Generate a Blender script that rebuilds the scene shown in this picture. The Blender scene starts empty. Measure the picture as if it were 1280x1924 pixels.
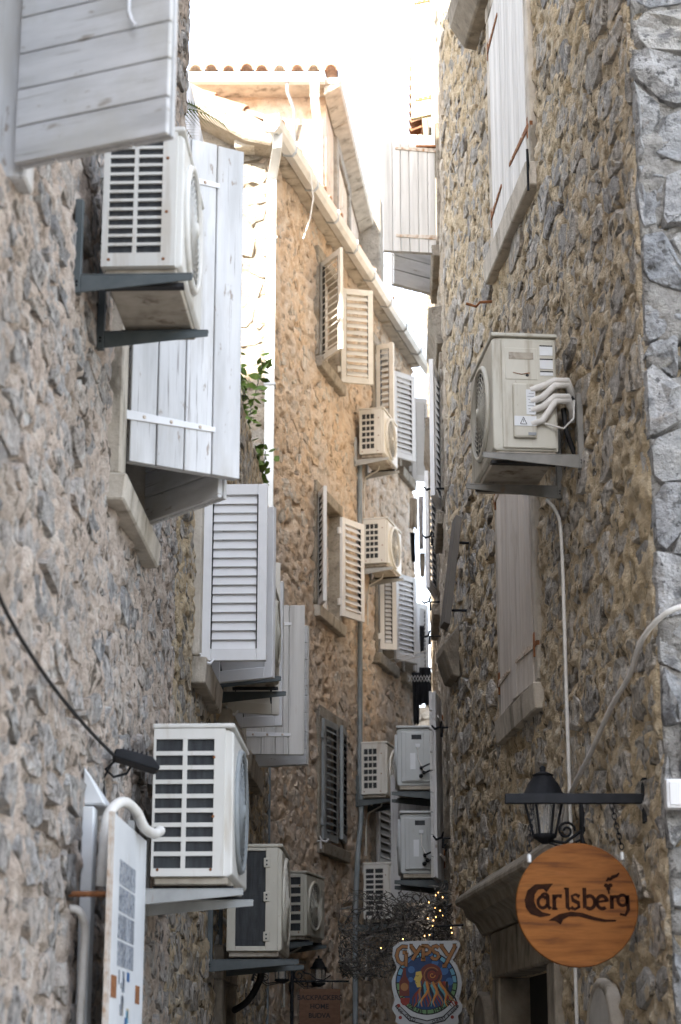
import bpy, bmesh, math, random
import numpy as np
from mathutils import Vector, Matrix
R = math.radians
random.seed(7)
sc = bpy.context.scene
C = sc.collection

# ------------------------------------------------------------------ camera
cam_d = bpy.data.cameras.new('camera')
cam = bpy.data.objects.new('camera', cam_d); C.objects.link(cam)
cam.location = (0, 0, 1.6)
cam.rotation_euler = (R(90 + 16.015), 0, 0)
cam_d.sensor_fit = 'VERTICAL'; cam_d.sensor_height = 36; cam_d.sensor_width = 24
cam_d.lens = 69.23
cam_d.clip_start = 0.1; cam_d.clip_end = 2000
cam_d.dof.use_dof = True
cam_d.dof.focus_distance = 12.5
cam_d.dof.aperture_fstop = 3.4
sc.camera = cam

# ------------------------------------------------------------------ sky and sun
SUN_EL, SUN_AZ = 30.0, 22.0           # elevation; degrees west of straight behind the viewer
w = bpy.data.worlds.new('World'); sc.world = w; w.use_nodes = True
nt = w.node_tree
sky = nt.nodes.new('ShaderNodeTexSky'); sky.sky_type = 'NISHITA'
sky.sun_disc = False
sky.sun_elevation = R(SUN_EL); sky.sun_rotation = R(180 + SUN_AZ)
sky.air_density = 1.0; sky.dust_density = 1.0; sky.ozone_density = 1.0
bg = nt.nodes['Background']; bg.inputs['Strength'].default_value = 0.12
hs = nt.nodes.new('ShaderNodeHueSaturation'); hs.inputs['Saturation'].default_value = .48    # thin high haze over the whole sky
nt.links.new(sky.outputs['Color'], hs.inputs['Color']); nt.links.new(hs.outputs[0], bg.inputs['Color'])
sd = bpy.data.lights.new('sun', 'SUN'); sd.energy = 3.2; sd.angle = R(0.5); sd.color = (1, .93, .82)
sun = bpy.data.objects.new('sun', sd); C.objects.link(sun)
tosun = Vector((-math.sin(R(SUN_AZ)) * math.cos(R(SUN_EL)), -math.cos(R(SUN_AZ)) * math.cos(R(SUN_EL)), math.sin(R(SUN_EL))))
sun.rotation_euler = tosun.to_track_quat('Z', 'Y').to_euler()
sun.location = (-20, -30, 40)
vs = sc.view_settings
vs.view_transform = 'Standard'; vs.look = 'None'; vs.gamma = 1.0; vs.use_curve_mapping = False
vs.exposure = 3.0
sc.cycles.max_bounces = 8; sc.cycles.diffuse_bounces = 5
sc.cycles.use_denoising = True

# ------------------------------------------------------------------ materials
MATS = {}
def _mix(nt, fac, a, b, mode='MIX'):
    m = nt.nodes.new('ShaderNodeMix'); m.data_type = 'RGBA'; m.blend_type = mode
    for k, v in ((0, fac), (6, a), (7, b)):
        if hasattr(v, 'links'): nt.links.new(v, m.inputs[k])
        else: m.inputs[k].default_value = v if k == 0 else (*v, 1)
    return m.outputs[2]
def _ramp(nt, src, stops):
    r = nt.nodes.new('ShaderNodeValToRGB'); e = r.color_ramp.elements
    while len(e) < len(stops): e.new(0.5)
    for i, (p, c) in enumerate(stops):
        e[i].position = p; e[i].color = (*(c if hasattr(c, '__len__') else (c, c, c)), 1)
    nt.links.new(src, r.inputs[0]); return r.outputs[0]
def _noise(nt, scale, detail=6, rough=.6, vec=None, warp=None):
    g = nt.nodes.new('ShaderNodeNewGeometry')
    mp = nt.nodes.new('ShaderNodeMapping')
    mp.inputs['Scale'].default_value = scale if hasattr(scale, '__len__') else (scale,) * 3
    mp.inputs['Location'].default_value = (random.random() * 50, random.random() * 50, random.random() * 50)
    nt.links.new(g.outputs['Position'], mp.inputs[0])
    n = nt.nodes.new('ShaderNodeTexNoise'); n.inputs['Scale'].default_value = 1
    n.inputs['Detail'].default_value = detail; n.inputs['Roughness'].default_value = rough
    nt.links.new(mp.outputs[0], n.inputs[0]); return n.outputs[0]
def _math(nt, op, a, b=0.0):
    m = nt.nodes.new('ShaderNodeMath'); m.operation = op
    for k, v in ((0, a), (1, b)):
        if hasattr(v, 'links'): nt.links.new(v, m.inputs[k])
        else: m.inputs[k].default_value = v
    return m.outputs[0]
def pmat(name, cols, scale=5, detail=6, rough=.8, bump=0, bscale=30, bdist=.01, metal=0, spec=.3, rnd=0, rcols=None, specks=(), rgh_var=0.0, emit=None):
    """procedural material: noise ramp base, optional per piece colours, specks of wear or painted pit shade, fine bump"""
    m = bpy.data.materials.new(name); m.use_nodes = True; nt = m.node_tree
    b = nt.nodes['Principled BSDF']
    col = _ramp(nt, _noise(nt, scale, detail), cols)
    if rcols or rnd:
        oi = nt.nodes.new('ShaderNodeObjectInfo'); ge = nt.nodes.new('ShaderNodeNewGeometry')
        rv = _math(nt, 'FRACT', _math(nt, 'ADD', oi.outputs['Random'], _math(nt, 'MULTIPLY', ge.outputs['Random Per Island'], 7.13)))
    if rcols:
        col = _mix(nt, 1.0, _ramp(nt, rv, rcols), col, 'MULTIPLY')
    if rnd:
        rr = _ramp(nt, _math(nt, 'FRACT', _math(nt, 'MULTIPLY', rv, 13.7)), [(0, 1 - rnd), (1, 1.0)])
        col = _mix(nt, 1.0, col, rr, 'MULTIPLY')
    for (ss, th, wd, c, amt) in specks:
        f = _ramp(nt, _noise(nt, ss, 5, .6), [(max(0, th - wd), 0.0), (min(1, th + wd), amt)])
        col = _mix(nt, f, col, c)
    nt.links.new(col, b.inputs['Base Color'])
    b.inputs['Roughness'].default_value = rough; b.inputs['Metallic'].default_value = metal
    b.inputs['Specular IOR Level'].default_value = spec
    if rgh_var:
        nt.links.new(_ramp(nt, _noise(nt, 9, 4), [(.3, max(0, rough - rgh_var)), (.7, min(1, rough + rgh_var))]), b.inputs['Roughness'])
    if bump:
        h = _noise(nt, bscale, 8, .65)
        bp = nt.nodes.new('ShaderNodeBump'); bp.inputs['Strength'].default_value = bump; bp.inputs['Distance'].default_value = bdist
        nt.links.new(h, bp.inputs['Height']); nt.links.new(bp.outputs[0], b.inputs['Normal'])
    if emit:
        b.inputs['Emission Color'].default_value = (*emit[0], 1); b.inputs['Emission Strength'].default_value = emit[1]
    MATS[name] = m; return m

GV = [(.3, .62), (.5, .9), (.68, 1.15)]
BIG = ((1.1, 1.1, .9), .58, .08)      # broad weathered patches
pmat('stone_left', [(.32, .42), (.45, .90), (.56, 1.15), (.68, 1.4)], (22, 22, 17), 9, .92, 1.0, 60, .04, rcols=[(0, (.44, .43, .42)), (.3, (.55, .51, .48)), (.5, (.33, .33, .335)), (.75, (.60, .53, .47)), (1, (.50, .495, .50))],
     specks=[((7, 7, 7), .58, .04, (.72, .60, .51), .8), ((11, 11, 9), .605, .025, (.10, .085, .07), .85), (13, .60, .03, (.78, .76, .72), .75), (BIG[0], BIG[1], BIG[2], (.30, .26, .22), .45)])  # near-black specks colour in the shade of pits
pmat('mortar_left', [(.32, (.36, .29, .235)), (.44, (.62, .51, .43)), (.56, (.74, .63, .54)), (.68, (.82, .74, .66))], (16, 16, 13), 9, .95, 1.0, 55, .04,
     specks=[((6, 6, 5.5), .62, .03, (.50, .49, .49), .8), ((11, 11, 9), .605, .025, (.11, .09, .07), .85), (34, .66, .03, (.14, .11, .09), .8), (BIG[0], BIG[1], BIG[2], (.34, .28, .22), .45)])  # both dark speck layers paint shaded pits into the mortar
pmat('stone_right', [(.32, .40), (.45, .90), (.56, 1.15), (.68, 1.4)], (22, 22, 17), 9, .92, 1.0, 60, .04, rcols=[(0, (.46, .43, .39)), (.3, (.56, .51, .45)), (.5, (.34, .325, .31)), (.75, (.60, .53, .44)), (1, (.50, .485, .47))],
     specks=[((7, 7, 7), .58, .04, (.70, .56, .36), .8), ((11, 11, 9), .605, .025, (.09, .075, .055), .85), (13, .60, .03, (.76, .73, .68), .75), (BIG[0], BIG[1], BIG[2], (.28, .24, .18), .45)])  # darkest specks are pit shade put into the stone colour
pmat('mortar_right', [(.32, (.34, .25, .155)), (.44, (.62, .49, .325)), (.56, (.74, .62, .45)), (.68, (.82, .74, .61))], (16, 16, 13), 9, .95, 1.0, 55, .04,
     specks=[((6, 6, 5.5), .63, .03, (.50, .475, .44), .8), ((11, 11, 9), .605, .025, (.10, .08, .055), .85), (34, .66, .03, (.13, .10, .07), .8), (BIG[0], .56, BIG[2], (.70, .55, .34), .6)])  # the two near-black layers imitate shade inside small pits
pmat('stone_front', [(.28, .42), (.45, .92), (.62, 1.2), (.74, 1.4)], (14, 14, 18), 11, .92, 1.0, 55, .05, rcols=[(0, (.44, .445, .46)), (.4, (.54, .53, .52)), (.7, (.36, .37, .385)), (1, (.56, .54, .51))],
     specks=[((5, 5, 9), .60, .04, (.15, .15, .155), .8), (22, .62, .03, (.12, .118, .115), .85), (4, .66, .05, (.62, .50, .38), .5), (12, .64, .03, (.72, .70, .68), .6)])
pmat('mortar_front', [(.3, (.22, .21, .195)), (.7, (.46, .44, .41))], 12, 9, .95, 1.0, 55, .03, specks=[(20, .60, .04, (.12, .115, .105), .8)])
pmat('plaster_tan', [(.30, (.46, .32, .21)), (.43, (.68, .52, .375)), (.56, (.78, .65, .53)), (.70, (.82, .74, .65))], (9, 9, 7), 10, .95, 1.0, 45, .035,
     specks=[((2.2, 2.2, 1.8), .52, .07, (.76, .56, .38), .5), ((9, 9, 7), .645, .025, (.20, .14, .09), .85), (34, .66, .03, (.22, .16, .11), .7), ((1.2, 1.2, .8), .55, .10, (.64, .58, .53), .7)])  # dark brown fine specks paint pit shade into the plaster
pmat('stone_tan', [(.30, .5), (.45, .92), (.56, 1.1), (.68, 1.3)], (18, 18, 14), 9, .95, 1.0, 55, .04, rcols=[(0, (.66, .51, .37)), (.35, (.72, .60, .48)), (.6, (.52, .44, .37)), (.85, (.70, .64, .57)), (1, (.60, .56, .52))],
     specks=[((7, 7, 5), .58, .05, (.74, .56, .40), .8), ((9, 9, 7), .65, .025, (.16, .12, .085), .85)])  # darkest specks stand in for shade in pits
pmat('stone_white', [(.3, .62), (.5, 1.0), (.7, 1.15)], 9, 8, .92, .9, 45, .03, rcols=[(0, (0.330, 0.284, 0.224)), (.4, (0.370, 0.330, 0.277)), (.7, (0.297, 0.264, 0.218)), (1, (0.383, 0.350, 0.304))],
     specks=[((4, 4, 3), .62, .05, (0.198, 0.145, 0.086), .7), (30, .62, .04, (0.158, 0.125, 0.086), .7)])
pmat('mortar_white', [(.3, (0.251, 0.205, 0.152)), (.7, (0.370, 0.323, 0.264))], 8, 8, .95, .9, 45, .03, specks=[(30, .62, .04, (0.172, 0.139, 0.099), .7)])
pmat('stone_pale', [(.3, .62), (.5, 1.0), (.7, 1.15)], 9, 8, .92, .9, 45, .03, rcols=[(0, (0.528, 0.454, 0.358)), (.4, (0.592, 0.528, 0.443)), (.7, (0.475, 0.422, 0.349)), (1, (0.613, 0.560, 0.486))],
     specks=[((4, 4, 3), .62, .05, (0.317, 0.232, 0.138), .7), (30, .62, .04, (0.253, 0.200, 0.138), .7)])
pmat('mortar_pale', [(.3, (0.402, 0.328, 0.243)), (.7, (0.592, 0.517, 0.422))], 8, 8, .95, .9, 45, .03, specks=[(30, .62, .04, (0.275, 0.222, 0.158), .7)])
pmat('white_stucco', [(.3, (.62, .60, .56)), (.7, (.74, .72, .69))], 8, 8, .9, .4, 45, .01)
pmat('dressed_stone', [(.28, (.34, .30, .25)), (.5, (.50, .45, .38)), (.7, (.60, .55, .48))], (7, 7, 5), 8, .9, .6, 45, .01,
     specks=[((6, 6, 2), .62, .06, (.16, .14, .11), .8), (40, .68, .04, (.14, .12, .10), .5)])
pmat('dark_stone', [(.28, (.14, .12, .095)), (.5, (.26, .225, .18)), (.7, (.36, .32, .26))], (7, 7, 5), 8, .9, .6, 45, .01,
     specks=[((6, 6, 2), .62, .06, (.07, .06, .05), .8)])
WV = [(.34, (.50, .50, .50)), (.5, (.61, .61, .615)), (.66, (.69, .69, .695))]
pmat('white_wood', WV, (9, 9, 1.2), 7, .62, .3, (90, 90, 6), .004, rnd=.12,
     specks=[((70, 70, 1.4), .635, .03, (.22, .20, .19), .85), ((5, 5, 1.2), .57, .08, (.46, .44, .41), .7), ((26, 26, 9), .66, .02, (.30, .25, .21), .85)])
pmat('white_wood_flat', WV, (2.2, 2.2, 12), 7, .62, .3, (6, 6, 90), .004, rnd=.12,
     specks=[((2, 2, 60), .65, .03, (.28, .26, .24), .75), ((3, 3, 3), .57, .10, (.48, .47, .43), .75), ((9, 9, 26), .67, .02, (.30, .26, .22), .8)])
pmat('worn_wood', [(.3, (.54, .48, .42)), (.5, (.68, .62, .56)), (.7, (.76, .71, .66))], (14, 14, 1.0), 7, .75, .4, (80, 80, 5), .004, rnd=.12,
     specks=[((60, 60, 1.3), .66, .04, (.15, .125, .10), .8), ((6, 6, 2), .64, .06, (.34, .28, .22), .6)])
pmat('pale_wood', [(.34, (.52, .505, .48)), (.5, (.66, .645, .62)), (.66, (.73, .715, .69))], (16, 16, 1.0), 7, .7, .35, (90, 90, 4), .004, rnd=.10,
     specks=[((70, 70, 1.2), .67, .04, (.28, .26, .25), .7), ((6, 6, 2), .68, .05, (.44, .38, .33), .5)])
pmat('yellow_wood', [(.3, (.42, .34, .20)), (.7, (.62, .53, .36))], (14, 14, 1.0), 7, .75, .4, (80, 80, 5), .004, rnd=.1)
pmat('white_metal', [(.3, (.70, .70, .71)), (.7, (.77, .77, .78))], 6, 5, .38, .04, 120, .002, rnd=.04, spec=.5, specks=[((5, 5, 2), .70, .06, (.55, .54, .52), .5)])
pmat('cream_metal', [(.3, (.60, .57, .51)), (.7, (.70, .67, .61))], 6, 5, .45, .05, 120, .002, rnd=.05, spec=.45, specks=[((5, 5, 2), .68, .06, (.42, .38, .33), .5)])
pmat('grey_metal', [(.3, (.36, .38, .40)), (.7, (.48, .50, .52))], 6, 5, .45, .05, 90, .002, rnd=.05, spec=.45, specks=[((5, 5, 2), .66, .06, (.26, .25, .24), .5)])
pmat('slate_metal', [(.3, (.20, .22, .23)), (.7, (.30, .32, .33))], 6, 5, .5, .05, 90, .002, rnd=.05, spec=.4)
pmat('ac_paint', [(.3, (.62, .61, .57)), (.7, (.70, .69, .66))], (5, 5, 3), 6, .42, .03, 150, .002, rnd=.06, spec=.45,
     specks=[((14, 14, 1.6), .62, .06, (.46, .41, .34), .6), (30, .73, .02, (.26, .13, .06), .85)])
pmat('ac_paint_old', [(.3, (.50, .48, .41)), (.7, (.60, .58, .51))], (5, 5, 3), 6, .5, .04, 150, .002, spec=.4,
     specks=[((14, 14, 1.6), .60, .06, (.30, .25, .18), .6), (30, .72, .02, (.24, .12, .06), .85)])
pmat('ac_paint_grey', [(.3, (.44, .46, .46)), (.7, (.52, .54, .54))], (5, 5, 3), 6, .5, .04, 150, .002, spec=.4,
     specks=[((9, 9, 3), .66, .06, (.30, .28, .24), .6), (30, .77, .02, (.24, .13, .07), .8)])
pmat('ac_base', [(.3, (.22, .19, .15)), (.5, (.40, .36, .30)), (.7, (.50, .46, .40))], 8, 7, .7, .1, 60, .004, specks=[(7, .60, .05, (.10, .065, .04), .85)])
pmat('coil_dark', [(.3, (.018, .02, .024)), (.7, (.05, .055, .06))], (40, 40, 6), 6, .6, .5, (20, 20, 220), .004, spec=.3, specks=[(45, .74, .02, (.24, .25, .25), .6)])
pmat('bracket', [(.3, (.06, .075, .08)), (.7, (.11, .125, .13))], 8, 6, .5, .05, 90, .002, spec=.4, specks=[((12, 12, 5), .70, .04, (.22, .10, .05), .7)])
pmat('bracket_taupe', [(.3, (.17, .165, .15)), (.7, (.26, .25, .23))], 8, 6, .5, .05, 90, .002, spec=.4, specks=[((12, 12, 5), .70, .04, (.24, .13, .07), .7)])
pmat('bracket_light', [(.3, (.30, .31, .31)), (.7, (.42, .43, .43))], 8, 6, .5, .05, 90, .002, spec=.4, specks=[((12, 12, 5), .72, .04, (.28, .16, .09), .7)])
pmat('rust', [(.3, (.13, .05, .022)), (.6, (.28, .12, .05)), (.75, (.42, .22, .10))], 30, 7, .85, .6, 90, .003)
pmat('rust_paint', [(.3, (.36, .20, .10)), (.5, (.60, .52, .44)), (.7, (.70, .66, .60))], 26, 7, .75, .4, 90, .003)
pmat('black_iron', [(.3, (.007, .008, .010)), (.7, (.018, .019, .023))], 12, 6, .6, .2, 90, .002, spec=.2)
pmat('black_rubber', [(.3, (.012, .012, .013)), (.7, (.03, .03, .032))], 12, 4, .6, .05, 90, .002)
pmat('white_pipe', [(.3, (.62, .60, .56)), (.7, (.74, .72, .69))], (20, 20, 20), 5, .55, .2, 40, .004, specks=[(12, .68, .05, (.40, .35, .29), .5)])
pmat('grey_pipe', [(.3, (.17, .20, .22)), (.7, (.26, .29, .31))], 8, 5, .5, .05, 60, .002, spec=.4, specks=[((9, 9, 3), .70, .05, (.30, .29, .27), .5)])
pmat('zinc', [(.3, (.52, .53, .53)), (.5, (.64, .645, .64)), (.7, (.72, .72, .71))], (4, 4, 3), 6, .42, .05, 60, .002, spec=.5, metal=.25, specks=[((7, 7, 2), .70, .05, (.36, .35, .32), .5)])
pmat('terracotta', [(.3, .62), (.5, .95), (.7, 1.25)], 14, 7, .85, .5, 60, .006, rcols=[(0, (.42, .22, .13)), (.4, (.48, .29, .19)), (.7, (.33, .18, .11)), (1, (.55, .43, .32))], specks=[(11, .62, .06, (.52, .47, .40), .7)])
pmat('terracotta_dark', [(.3, .6), (.5, .95), (.7, 1.2)], 14, 7, .85, .5, 60, .006, rcols=[(0, (.20, .085, .04)), (.4, (.25, .115, .06)), (.7, (.15, .065, .035)), (1, (.28, .17, .10))])
pmat('glass', [(.3, (.012, .015, .018)), (.7, (.022, .026, .03))], 2, 2, .08, spec=.7)
lg = pmat('lamp_glass', [(.3, (.5, .5, .48)), (.7, (.6, .6, .58))], 3, 2, .1, spec=.5); lg.node_tree.nodes['Principled BSDF'].inputs['Alpha'].default_value = .25
pmat('curtain', [(.3, (.60, .54, .44)), (.7, (.72, .66, .55))], (30, 30, 1), 4, .9)
pmat('dark_room', [(.3, (.02, .02, .02)), (.7, (.035, .033, .03))], 3, 3, .95)  # near-black colour in place of shade inside openings
pmat('sign_wood', [(.28, (.075, .024, .005)), (.42, (.17, .056, .009)), (.56, (.235, .084, .016)), (.72, (.11, .040, .008))], (3.5, 30, 34), 6, .45, .06, (8, 60, 120), .002, spec=.2, specks=[((1.6, 30, 9), .62, .06, (.24, .085, .025), .7)])
pmat('burnt', [(.3, (.014, .006, .004)), (.7, (.035, .014, .007))], 30, 5, .85, spec=.08)
pmat('sign_white_shaded', [(.3, (.36, .38, .40)), (.7, (.46, .48, .50))], 5, 5, .5, spec=.3, specks=[((8, 8, 3), .68, .05, (.26, .22, .18), .5)])  # sign white darkened to put the alley's shade into its colour
pmat('concrete', [(.3, (.30, .285, .26)), (.5, (.42, .40, .37)), (.7, (.52, .50, .46))], 4, 8, .95, .5, 40, .008)
pmat('paving', [(.3, (.14, .13, .115)), (.5, (.20, .185, .165)), (.7, (.26, .24, .22))], 3, 8, .8, .5, 20, .01)
pmat('leaf_green', [(.3, (.07, .13, .02)), (.7, (.16, .24, .05))], 20, 4, .6, rnd=.4, spec=.3)
pmat('leaf_dry', [(.3, (.16, .15, .06)), (.7, (.30, .26, .14))], 20, 4, .7, rnd=.3)
pmat('twig', [(.36, (.03, .027, .024)), (.5, (.10, .092, .083)), (.64, (.32, .30, .27))], 12, 5, .8, rnd=.4)
pmat('cloth_black', [(.3, (.010, .011, .014)), (.7, (.022, .024, .03))], 10, 4, .95)
pmat('cloth_beige', [(.3, (.28, .24, .20)), (.7, (.42, .38, .33))], 10, 4, .95)
pmat('cloth_grey', [(.3, (.30, .29, .31)), (.7, (.46, .44, .46))], 10, 4, .95)
pmat('bulb', [(.3, (1, .6, .25)), (.7, (1, .7, .35))], 3, 1, .4, emit=((1, .50, .15), 1.6))
pmat('board_dark', [(.3, (.10, .09, .08)), (.7, (.17, .155, .14))], (10, 10, 2), 6, .8, .2, 50, .004)
pmat('sign_white', [(.3, (.60, .62, .64)), (.7, (.72, .74, .76))], 5, 5, .4, spec=.5, specks=[((8, 8, 3), .70, .05, (.36, .30, .24), .5)])
pmat('print', [(.34, (.03, .035, .045)), (.44, (.16, .19, .24)), (.52, (.50, .52, .54)), (.58, (.12, .16, .26)), (.66, (.60, .56, .50))], (60, 60, 45), 6, .45, rnd=.3, spec=.4)
pmat('sign_brown', [(.3, (.11, .058, .034)), (.7, (.17, .09, .055))], (20, 20, 60), 5, .7, .1, 80, .002)
def flat(name, c, rough=.5):
    return pmat(name, [(.3, tuple(x * .85 for x in c)), (.7, c)], 18, 4, rough)
for nme, c in dict(ink_black=(.012, .011, .014), ink_brown=(.30, .14, .05), ink_red=(.22, .03, .022), ink_navy=(.015, .045, .13), ink_sky=(.13, .33, .46), ink_green=(.12, .24, .11),
                   ink_face=(.55, .40, .09), ink_hair=(.13, .03, .02), ink_teal=(.10, .28, .30), ink_orange=(.50, .20, .04), ink_blue=(.05, .13, .30), ink_pink=(.45, .16, .15), ink_grey=(.30, .32, .34), ink_cream=(.55, .48, .36)).items():
    flat(nme, c)

# ------------------------------------------------------------------ building helpers
class Frame:
    def __init__(s, o, ex, ey, ez=(0, 0, 1)):
        s.o, s.ex, s.ey, s.ez = Vector(o), Vector(ex), Vector(ey), Vector(ez)
    def __call__(s, a, b, c): return s.o + s.ex * a + s.ey * b + s.ez * c
    def shift(s, a, b, c): return Frame(s(a, b, c), s.ex, s.ey, s.ez)
def wallframe(c, k, side):
    """param 1 is the distance Y down the alley, 2 the offset out of the wall, 3 the height"""
    n = math.hypot(1, k)
    return Frame((c, 0, 0), (k, 1, 0), (side / n, -side * k / n, 0))
WL = wallframe(-1.26, .0348, 1)
WR = wallframe(2.208, -.0935, -1)
WT = wallframe(-5.326, .262, 1)
WQ = wallframe(.42, .028, -1)
WF = Frame((0, 8.56, 0), (1, 0, 0), (0, -1, 0))          # front of the near right house
WE = Frame((0, 17.70, 0), (1, 0, 0), (0, -1, 0))         # gable end of the tan house
def local(W, Y, o, z, ang=0.0):
    """unit frame on a wall: ex along (turned out by ang), ey out"""
    al = W.ex.normalized(); ou = W.ey.normalized()
    return Frame(W(Y, o, z), al * math.cos(ang) + ou * math.sin(ang), ou * math.cos(ang) - al * math.sin(ang))

def top(o):
    while o.parent: o = o.parent
    return o
class MB:
    def __init__(s): s.v, s.f, s.sm = [], [], []
    def add(s, vs, fs, smooth=False):
        n = len(s.v); s.v.extend(Vector(p) for p in vs)
        for f in fs: s.f.append([i + n for i in f]); s.sm.append(smooth)
        return s
    def box(s, fr, a0, a1, b0, b1, c0, c1):
        return s.add([fr(a, b, c) for c in (c0, c1) for b in (b0, b1) for a in (a0, a1)],
                     [(0, 1, 3, 2), (4, 6, 7, 5), (0, 4, 5, 1), (2, 3, 7, 6), (0, 2, 6, 4), (1, 5, 7, 3)])
    def hexa(s, pts):  # 8 points, bottom four then top four (ring order)
        return s.add(pts, [(0, 3, 2, 1), (4, 5, 6, 7), (0, 1, 5, 4), (1, 2, 6, 5), (2, 3, 7, 6), (3, 0, 4, 7)])
    def prism(s, fr, poly, b0, b1):   # polygon in (a, c), extruded along b
        n = len(poly)
        return s.add([fr(a, b0, c) for a, c in poly] + [fr(a, b1, c) for a, c in poly],
                     [list(range(n)), list(range(2 * n - 1, n - 1, -1))] + [(i, (i + 1) % n, n + (i + 1) % n, n + i) for i in range(n)])
    def extr(s, fr, poly, a0, a1):    # polygon in (b, c), extruded along a
        n = len(poly)
        return s.add([fr(a0, b, c) for b, c in poly] + [fr(a1, b, c) for b, c in poly],
                     [list(range(n)), list(range(2 * n - 1, n - 1, -1))] + [(i, (i + 1) % n, n + (i + 1) % n, n + i) for i in range(n)])
    def tube(s, pts, r, n=8, cap=True):
        pts = [Vector(p) for p in pts]; m = len(pts)
        rs = r if hasattr(r, '__len__') else [r] * m
        vs, up = [], None
        for i, p in enumerate(pts):
            t = (pts[min(i + 1, m - 1)] - pts[max(i - 1, 0)]).normalized()
            if up is None: up = Vector((0, 0, 1)) if abs(t.z) < .9 else Vector((1, 0, 0))
            x = t.cross(up).normalized(); up = x.cross(t).normalized()
            for j in range(n):
                q = 2 * math.pi * j / n
                vs.append(p + (x * math.cos(q) + up * math.sin(q)) * rs[i])
        s.add(vs, [(i * n + j, i * n + (j + 1) % n, (i + 1) * n + (j + 1) % n, (i + 1) * n + j) for i in range(m - 1) for j in range(n)], True)
        if cap:
            s.add(vs[:n], [list(range(n))]); s.add(vs[-n:], [list(range(n - 1, -1, -1))])
        return s
    def lathe(s, fr, prof, n=16, smooth=True, a0=0.0):   # profile (radius, height) round fr's c axis
        vs = [fr(r * math.cos(a0 + 2 * math.pi * j / n), r * math.sin(a0 + 2 * math.pi * j / n), h) for r, h in prof for j in range(n)]
        m = len(prof)
        s.add(vs, [(i * n + j, i * n + (j + 1) % n, (i + 1) * n + (j + 1) % n, (i + 1) * n + j) for i in range(m - 1) for j in range(n)], smooth)
        s.add(vs[:n], [list(range(n))]); s.add(vs[-n:], [list(range(n))])
        return s
    def ring(s, fr, R_, r, n=32, k=6):  # torus in fr's (a, c) plane
        vs = []
        for i in range(n):
            q = 2 * math.pi * i / n
            for j in range(k):
                t = 2 * math.pi * j / k; rr = R_ + r * math.cos(t)
                vs.append(fr(rr * math.cos(q), r * math.sin(t), rr * math.sin(q)))
        return s.add(vs, [(i * k + j, i * k + (j + 1) % k, ((i + 1) % n) * k + (j + 1) % k, ((i + 1) % n) * k + j) for i in range(n) for j in range(k)], True)
    def build(s, name, mat, parent=None, bevel=0, seg=1, fixn=True):
        off = top(parent).location if parent else Vector((0, 0, 0))
        me = bpy.data.meshes.new(name)
        me.from_pydata([tuple(p - off) for p in s.v], [], s.f)
        me.polygons.foreach_set('use_smooth', s.sm)
        if fixn:
            bm = bmesh.new(); bm.from_mesh(me); bmesh.ops.recalc_face_normals(bm, faces=bm.faces); bm.to_mesh(me); bm.free()
        me.materials.append(MATS[mat])
        o = bpy.data.objects.new(name, me); C.objects.link(o); o.parent = parent
        if bevel:
            md = o.modifiers.new('edges', 'BEVEL'); md.width = bevel; md.segments = seg; md.limit_method = 'ANGLE'; md.angle_limit = R(40)
        return o
def thing(name, label, cat, loc, group=None):
    o = bpy.data.objects.new(name, None); C.objects.link(o); o.location = loc; o.empty_display_size = .1
    o['label'] = label; o['category'] = cat
    if group: o['group'] = group
    return o
def tag(o, label, cat=None, group=None):
    o['label'] = label
    if cat: o['category'] = cat
    if group: o['group'] = group
    return o
def setorigin(o, loc):
    """top level mesh: move its origin to the thing's base"""
    loc = Vector(loc); o.data.transform(Matrix.Translation(-loc)); o.location = loc; return o
def tagm(mb, name, mat, loc, label, cat, group=None, bevel=0, seg=1):
    return tag(setorigin(mb.build(name, mat, None, bevel, seg), loc), label, cat, group)

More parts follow.
